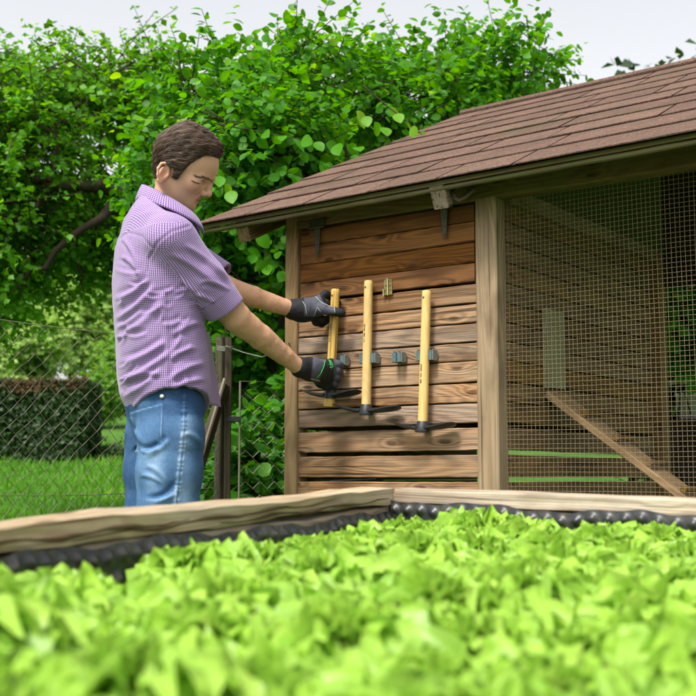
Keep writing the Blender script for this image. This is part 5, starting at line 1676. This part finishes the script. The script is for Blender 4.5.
# collar
cc = NP(168, 200, YB); Aa = (NP(193, 214.5, YB) - NP(143.5, 183.5, YB)) / 2
na, nb = 64, 8
gp = np.zeros((na, nb, 3)); uvs = np.zeros((na, nb, 2))
for i in range(na):
    al = math.radians(-172 + 344 * i / (na - 1)) + math.pi                  # starts and ends at the throat
    ca, sa = -math.cos(al - math.pi), math.sin(al - math.pi)
    ca = math.cos(math.radians(8 + 344 * i / (na - 1))); sa = math.sin(math.radians(8 + 344 * i / (na - 1)))
    top = cc + Aa * ca + rv * .074 * sa * -1 - np.array([0, 0, .017]) * abs(sa)
    frontness = max(0, (ca - .35) / .65)
    outv = unit((fv * ca - rv * sa))
    for j in range(nb):
        v = j / (nb - 1); hgt = .040 + .012 * frontness ** 1.5
        gp[i, j] = top + outv * (.003 + (.006 + .022 * abs(sa) + .010 * frontness) * v ** .8 + .003 * math.sin(v * 3.1)) + np.array([0, 0, -hgt * v]) + fv * (.004 * frontness * v) - fv * .004 * v * (1 - frontness) * max(0, -ca)
        uvs[i, j] = (i / na * .42, v * .036)
sheet('collar', gp, uvs, .003, shirt, M['shirt'])
# inner collar stand closing on the neck
gp = np.zeros((na, 5, 3)); uvs = np.zeros((na, 5, 2))
for i in range(na):
    ca = math.cos(math.radians(6 + 348 * i / (na - 1))); sa = math.sin(math.radians(6 + 348 * i / (na - 1)))
    top = cc + Aa * ca * .97 + rv * .072 * sa * -1 - np.array([0, 0, .018]) * abs(sa)
    for j in range(5): gp[i, j] = top + np.array([0, 0, -.05 * j / 4]); uvs[i, j] = (i / na * .42, j * .009)
sheet('collar_stand', gp, uvs, .002, shirt, M['shirt'])
# front tail hanging away from the body
nu_, nv_ = 22, 14
gp = np.zeros((nu_, nv_, 3)); uvs = np.zeros((nu_, nv_, 2))
for i in range(nu_):
    u = i / (nu_ - 1); y = 332 + (405.5 - 332) * u
    x0 = 204.5 + 2.5 * u; x1 = 208.5 + 12.5 * u ** .9
    for j in range(nv_):
        v = j / (nv_ - 1)
        Yd = 3.115 + .12 * v + .012 * math.sin(v * 3.14)
        gp[i, j] = NP(x0 + (x1 - x0) * v, y - (7.5 * (1 - v) ** 1.5) * u * .3 + 1.5 * v * u, Yd); uvs[i, j] = (v * .10, -u * .2)
sheet('front_tail', gp, uvs, .002, shirt, M['shirt'])

# --- jeans
Jg = Grid(np.arange(-.78, -.33, .0034), np.arange(2.90, 3.42, .0036), lin((.05, .66, .012), (.66, zhem + .06, .0034)))
jr = [(375, 121, 203, .160), (395, 121, 206, .165), (408, 122, 207, .172), (416, 124, 206.5, .174), (428, 127.5, 205, .172), (440, 130, 203.5, .166), (452, 132, 201, .150)]
jz, jc, ja, jb = [], [], [], []
for y, b0, f0, bw in jr:
    c = NP((b0 + f0) / 2, y, YB); w_ = (f0 - b0) / 2 / (FPX / YB) * .98
    jz.append(c[2]); jc.append(c[0]); ja.append(math.sqrt(max(.002, w_ ** 2 - (bw * math.sin(PSI)) ** 2)) / math.cos(PSI)); jb.append(bw)
o_ = np.argsort(jz); jz, jc, ja, jb = (np.array(a)[o_] for a in (jz, jc, ja, jb))
zcut = NP(166, 446, YB)[2]
def hips(x, y, z):
    cx = np.interp(z, jz, jc); a = np.interp(z, jz, ja); b = np.interp(z, jz, jb)
    qx, qy = x - cx, y - YB; qf = qx * fv[0] + qy * fv[1]; qr = qx * rv[0] + qy * rv[1]
    k = ((np.abs(qf) / a) ** 2.3 + (np.abs(qr) / b) ** 2.3) ** (1 / 2.3)
    return np.maximum((k - 1) * np.minimum(a, b) * .92, zcut - z)
Jg.add(hips, (-.9, 2.8, .0), (-.1, 3.6, 1.3))
Jg.D = np.maximum(Jg.D, Jg.z[None, None, :] - (zhem + .035))
for (pt, pk), sgn in (((NP(171, 438, 3.065), NP(168, 506, 3.065)), 1), ((NP(155.5, 438, 3.235), NP(153.5, 506, 3.235)), -1)):
    kn = pk.copy(); kn[2] = .50; kn[0] -= .005; an = kn.copy(); an[2] = .10; an[0] -= .02
    Jg.chain([pt, pt * .5 + pk * .5, pk, kn, an], [.087, .084, .0765, .062, .055], .022)
Vj, Fj = Jg.mesh(); Vj = relax(Vj, Fj, 1, .4); N = vnormals(Vj, Fj); pp = proj(Vj)
near = np.clip((Vj[:, 1] * -1 + YB - .015) / .05, 0, 1)
def C2(*a): k = 4.972; return tuple((120 + v / k) if i % 2 == 0 else (380 + v / k) for i, v in enumerate(a))
jf = [C2(200, 330, 95, 352) + (.010, 2.4), C2(250, 285, 110, 395) + (.006, 2.6), C2(95, 340, 40, 370) + (.008, 1.8), C2(300, 520, 150, 625) + (.006, 2.6), C2(300, 560, 110, 600) + (.005, 2.2),
      C2(60, 240, 110, 330) + (.007, 2.2), C2(45, 180, 70, 260) + (.006, 2.2), C2(130, 420, 240, 520) + (.003, 2.2), C2(320, 260, 420, 330) + (.003, 2.5), C2(100, 470, 230, 530) + (.003, 2)]
disp = fold(pp, jf) * near + .0028 * (vnoise(Vj, 24, 6) - .5) + .0035 * (vnoise(Vj * np.array([1, 1, .5]), 12, 7) - .5)
seam = polydist(pp, [C2(322, 75), C2(318, 250), C2(300, 420), C2(275, 640), C2(262, 760)])
disp += near * (.0022 * np.exp(-(seam / 1.0) ** 2) + .0014 * np.sin(pp[:, 1] * 1.1 + 2.2 * np.sin(pp[:, 1] * .31)) * np.exp(-((seam - 1.8) / 1.5) ** 2))
pocket = [C2(48, 165), C2(212, 118), C2(203, 310), C2(150, 345), C2(88, 340)]
sp = poly_sd(pocket, pp[:, 0].astype(np.float32), pp[:, 1].astype(np.float32))
disp += near * .0030 * np.clip((-sp + .6) / 1.4, 0, 1)
belt = polydist(pp, [C2(30, 170), C2(120, 105), C2(215, 95), C2(300, 95), C2(430, 140)])
Vj = Vj + N * disp[:, None]
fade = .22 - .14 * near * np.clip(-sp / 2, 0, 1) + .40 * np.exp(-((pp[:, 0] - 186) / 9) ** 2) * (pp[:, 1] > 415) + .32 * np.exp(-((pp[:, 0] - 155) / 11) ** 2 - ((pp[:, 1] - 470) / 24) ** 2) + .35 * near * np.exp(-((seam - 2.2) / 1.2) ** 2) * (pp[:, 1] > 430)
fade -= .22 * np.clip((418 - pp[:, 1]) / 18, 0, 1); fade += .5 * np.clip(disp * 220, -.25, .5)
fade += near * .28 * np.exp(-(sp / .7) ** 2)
sm = near * np.maximum.reduce([np.exp(-(seam / .45) ** 2), .8 * np.exp(-((sp - 1.1) / .5) ** 2), .5 * np.exp(-((sp + 1.2) / .4) ** 2)])
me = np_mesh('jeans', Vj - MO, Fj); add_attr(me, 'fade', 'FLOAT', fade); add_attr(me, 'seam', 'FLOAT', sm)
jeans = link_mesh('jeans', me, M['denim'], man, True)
b = march(Jg, 162.2, 396.3, off=.002)
if b is not None:
    mb = MB(); g = Vector(unit(Jg.grad(b[None]))[0]); mb.tube([Vector(b - MO) - g * .003, Vector(b - MO) + g * .002, Vector(b - MO) + g * .003], [.006, .0062, .004], 14); mb.build('button', M['button'], jeans, True)
# shoes
for s_ in (1, -1):
    px_ = 168 if s_ > 0 else 153.5
    k = NP(px_, 506, 3.065 if s_ > 0 else 3.235); k[2] = .06; k[0] -= .02
    Q = Grid(np.arange(k[0] - .14, k[0] + .26, .006), np.arange(k[1] - .10, k[1] + .18, .006), np.arange(-.01, .2, .006))
    Q.caps(k + [0, 0, .06], k - [0, 0, .01], .052, .05, .02); Q.caps(k - fv * .03 - [0, 0, .012], k + fv * .15 - [0, 0, .018], .046, .042, .03)
    Q.D = np.maximum(Q.D, .001 - Q.z[None, None, :]); v_, f_ = Q.mesh()
    sdf_obj('shoe', v_, f_, M['boot'], man, MO)

# --- gloves, in coop coordinates (x along the wall, y out of it, z up)
RCi = np.array(RC.transposed()); CO = np.array(COOP)
def HL(px, py, yl):
    d = np.array(ray(px, py)); e = np.array([0, 0, EYE]) - CO
    e = RCi @ e; d = RCi @ d
    k = (yl - e[1]) / d[1]
    return CO + np.array(RC) @ (e + d * k)
def glove(fill, lo, hi, panel_fn, name):
    Gv = Grid(np.arange(lo[0], hi[0], .0021), np.arange(lo[1], hi[1], .0021), np.arange(lo[2], hi[2], .0021))
    fill(Gv)
    v, f = Gv.mesh(); v = relax(v, f, 1, .4); n_ = vnormals(v, f)
    v = v + n_ * (.0012 * (vnoise(v, 120, 3) - .5) + .0016 * (vnoise(v, 60, 4) - .5))[:, None]
    me = np_mesh(name, v - MO, f); add_attr(me, 'panel', 'FLOAT', panel_fn(proj(v), v))
    return link_mesh(name, me, M['glove'], man, True), Gv
def right_hand(g):
    c0, c1 = NP(298.5, 367, 3.283), NP(309.5, 369.5, 3.325)
    g.add(half(half(capsfn(c0 - (c1 - c0) * 2, c1 + (c1 - c0), .0275, .0295), c1 + (c1 - c0) * .25, c1 - c0), c0, c0 - c1), (-1, 2, 0), (1, 4, 2), .002)
    for y_ in np.linspace(0, 1, 4):
        p_ = c0 + (c1 - c0) * (.15 + .75 * y_); g.caps(p_, p_ + (c1 - c0) * .01, .0300, .0300, .003)
    a = NP(310, 369, 3.33)
    g.caps(a, HL(331, 365, -.078), .0255, .0185, .02); g.caps(a, HL(330, 372, -.082), .0255, .0190, .02); g.caps(a, HL(326.5, 381, -.078), .0245, .0165, .02)
    g.caps(NP(313, 372, 3.34), HL(322, 379, -.085), .022, .017, .015)
    for i, py in enumerate((363, 369.5, 376, 382.5)):
        x0 = (331.5, 331, 329.5, 327)[i]; r = (.0118, .0118, .0110, .0098)[i]
        g.chain([HL(x0, py, -.078), HL(x0 + 6, py + 1.2, -.066), HL(x0 + 8.3, py + 2.6, -.042), HL(x0 + 6.5, py + 4.2, -.018), HL(x0 - .5, py + 5, -.0125)], [r * 1.1, r * 1.05, r, r * .95, r * .85], .004)
    g.chain([HL(315, 376, -.10), HL(320, 383.5, -.093), HL(326.5, 386.5, -.075), HL(331, 386, -.058)], [.0145, .0125, .0115, .0098], .006)
def rpanel(p, v):
    x = p[:, 0]; y = p[:, 1]
    a = np.clip((x - (311.5 - (y - 369) * .1)) / .8, 0, 1) * np.clip(((326.5 - (y - 358) * .30) - x) / .8, 0, 1)
    b = np.clip((x - 333.2) / .8, 0, 1) * np.clip((390 - y), 0, 1) * .8
    return np.clip((a * np.clip((383 - y) / 2, 0, 1)) + b, 0, 1)
lo = np.array(HL(290, 398, -.14)) - .06; hi = np.array(HL(348, 345, -.0)) + .06
lo = (-.21, 3.18, .99); hi = (.02, 3.60, 1.22)
rg, RG = glove(right_hand, lo, hi, rpanel, 'glove')
rg['label'] = 'dark work glove gripping the hoe near its head'
def left_hand(g):
    c0, c1 = NP(291, 309.5, 3.43), NP(302.5, 310.5, 3.44)
    g.add(half(half(capsfn(c0 - (c1 - c0) * 2, c1 + (c1 - c0), .0290, .0305), c1 + (c1 - c0) * .2, c1 - c0), c0, c0 - c1), (-1, 2, 0), (1, 4, 2), .002)
    for y_ in np.linspace(0, 1, 4):
        p_ = c0 + (c1 - c0) * (.15 + .75 * y_); g.caps(p_, p_ + (c1 - c0) * .01, .0315, .0315, .003)
    a = NP(303, 310, 3.44)
    g.caps(a, HL(319, 302, -.068), .0275, .0195, .02); g.caps(a, HL(317, 309, -.068), .0275, .0205, .02); g.caps(a, HL(314, 315, -.068), .0255, .0165, .02)
    # thumb across the front of the handle
    g.chain([HL(313, 308, -.082), HL(323, 309, -.080), HL(332, 311, -.069), HL(338.5, 312.2, -.063), HL(342.5, 313, -.057)], [.018, .0145, .0118, .0108, .0100], .012)
    for i, (k, m, d, t_) in enumerate((((319, 299.5), (325.5, 293.8), (331, 297.5), (338, 302.5)), ((319, 306), (326, 303), (332, 305.5), (338.5, 309)), ((316, 314), (322, 319.5), (328.5, 319.2), (335, 316)), ((312.5, 317), (315.5, 322.5), (321.5, 324.2), (327, 321.8)))):
        r = (.0118, .0112, .0110, .0098)[i]
        g.chain([HL(*k, -.062), HL(*m, -.050), HL(*d, -.026), HL(*t_, -.0125)], [r * 1.1, r * 1.03, r, r * .85], .004)
def lpanel(p, v):
    x, y = p[:, 0], p[:, 1]
    a = np.clip((x - 303.8) / .8, 0, 1) * np.clip(((327 - np.abs(y - 307) * .55) - x) / 1.2, 0, 1) * np.clip((317 - y) / 1.5, 0, 1)
    th = np.clip((315 - y) / 1.5, 0, 1) * np.clip((y - 305.5) / 1.5, 0, 1) * np.clip((x - 320), 0, 1) * np.clip((335 - x), 0, 1)
    return np.clip(a + th, 0, 1) * .95
lo = (-.20, 3.34, 1.18); hi = (.01, 3.62, 1.42)
lg, LG = glove(left_hand, lo, hi, lpanel, 'glove')
lg['label'] = 'dark work glove with thumb over the top of the handle'
def on(grid, px, r, name, mat, par, off=.0004):
    pts = [march(grid, x, y, 3.1, 3.6, off, 400) for x, y in px]
    pts = [Vector(p - MO) for p in pts if p is not None]
    if len(pts) < 2: return
    mb = MB(); mb.tube(pts, r, 6); mb.build(name, mat, par, True)
def dense(pts, n=6):
    out = []
    for a, b in zip(pts[:-1], pts[1:]):
        out += [(a[0] + (b[0] - a[0]) * k / n, a[1] + (b[1] - a[1]) * k / n) for k in range(n)]
    return out + [pts[-1]]
on(RG, dense([(325.5, 359), (324, 366), (320.5, 374), (316.5, 378)]), .0011, 'piping', M['green'], rg)
on(RG, dense([(311, 378.5), (316, 380), (320, 381)]), .0009, 'piping', M['pipe'], rg)
for q in ([(328.8, 360), (330.4, 363.5), (331.2, 369.5)], [(330.2, 360.5), (332.2, 364), (332.6, 368)], [(329.2, 364.5), (333.0, 365.2)], [(330, 367.5), (333, 367)]):
    on(RG, dense(q, 4), .0013, 'logo_stroke', M['green'], rg)
on(LG, dense([(302.5, 301.5), (305.5, 306), (306.5, 315)]), .0008, 'piping', M['pipe'], lg)
on(LG, dense([(314.5, 295.5), (318, 299), (321.5, 302.5), (329, 306), (334.5, 307.5), (335, 313)]), .0009, 'piping', M['pipe'], lg)
on(LG, dense([(313.5, 316.5), (317.5, 307.5), (321, 312)]), .0007, 'piping', M['pipe'], lg)
# ------------------------------------------------------------------ light, sky, camera
w = bpy.data.worlds.new("World"); scene.world = w; w.use_nodes = True
nt = w.node_tree; bg = nt.nodes['Background']
sky = nt.nodes.new('ShaderNodeTexSky'); sky.sky_type = 'NISHITA'; sky.sun_disc = False
SUN_EL, SUN_AZ = math.radians(58), math.radians(212)     # azimuth clockwise from +Y: behind the camera, to its left
sky.sun_elevation = SUN_EL; sky.sun_rotation = SUN_AZ
sky.air_density = 1.0; sky.dust_density = 3.5; sky.ozone_density = 1.0
hs = nt.nodes.new('ShaderNodeHueSaturation'); hs.inputs['Saturation'].default_value = .14; hs.inputs['Value'].default_value = 1.0
nt.links.new(sky.outputs[0], hs.inputs['Color']); nt.links.new(hs.outputs[0], bg.inputs['Color'])
bg.inputs['Strength'].default_value = .12
sd = bpy.data.lights.new('sun', 'SUN'); sd.energy = 1.9; sd.angle = math.radians(12); sd.color = (1, .95, .87)
so = bpy.data.objects.new('sun', sd); COL.objects.link(so)
dvec = Vector((math.sin(SUN_AZ) * math.cos(SUN_EL), math.cos(SUN_AZ) * math.cos(SUN_EL), math.sin(SUN_EL)))
so.rotation_euler = dvec.to_track_quat('Z', 'Y').to_euler(); so.location = dvec * 20

cd = bpy.data.cameras.new('camera'); cam = bpy.data.objects.new('camera', cd); COL.objects.link(cam)
cam.location = (0, 0, EYE); cam.rotation_euler = (math.pi / 2 + PITCH, 0, 0)
cd.sensor_width = 36; cd.lens = FPX / W0 * 36; cd.clip_start = .05; cd.clip_end = 2000
cd.dof.use_dof = True; cd.dof.focus_distance = 3.28; cd.dof.aperture_fstop = 6.8
scene.camera = cam
vs_ = scene.view_settings
vs_.view_transform = 'Standard'; vs_.look = 'None'; vs_.gamma = 1; vs_.use_curve_mapping = False; vs_.exposure = 1.22
scene.cycles.max_bounces = 6; scene.cycles.transparent_max_bounces = 6
scene.cycles.use_denoising = True
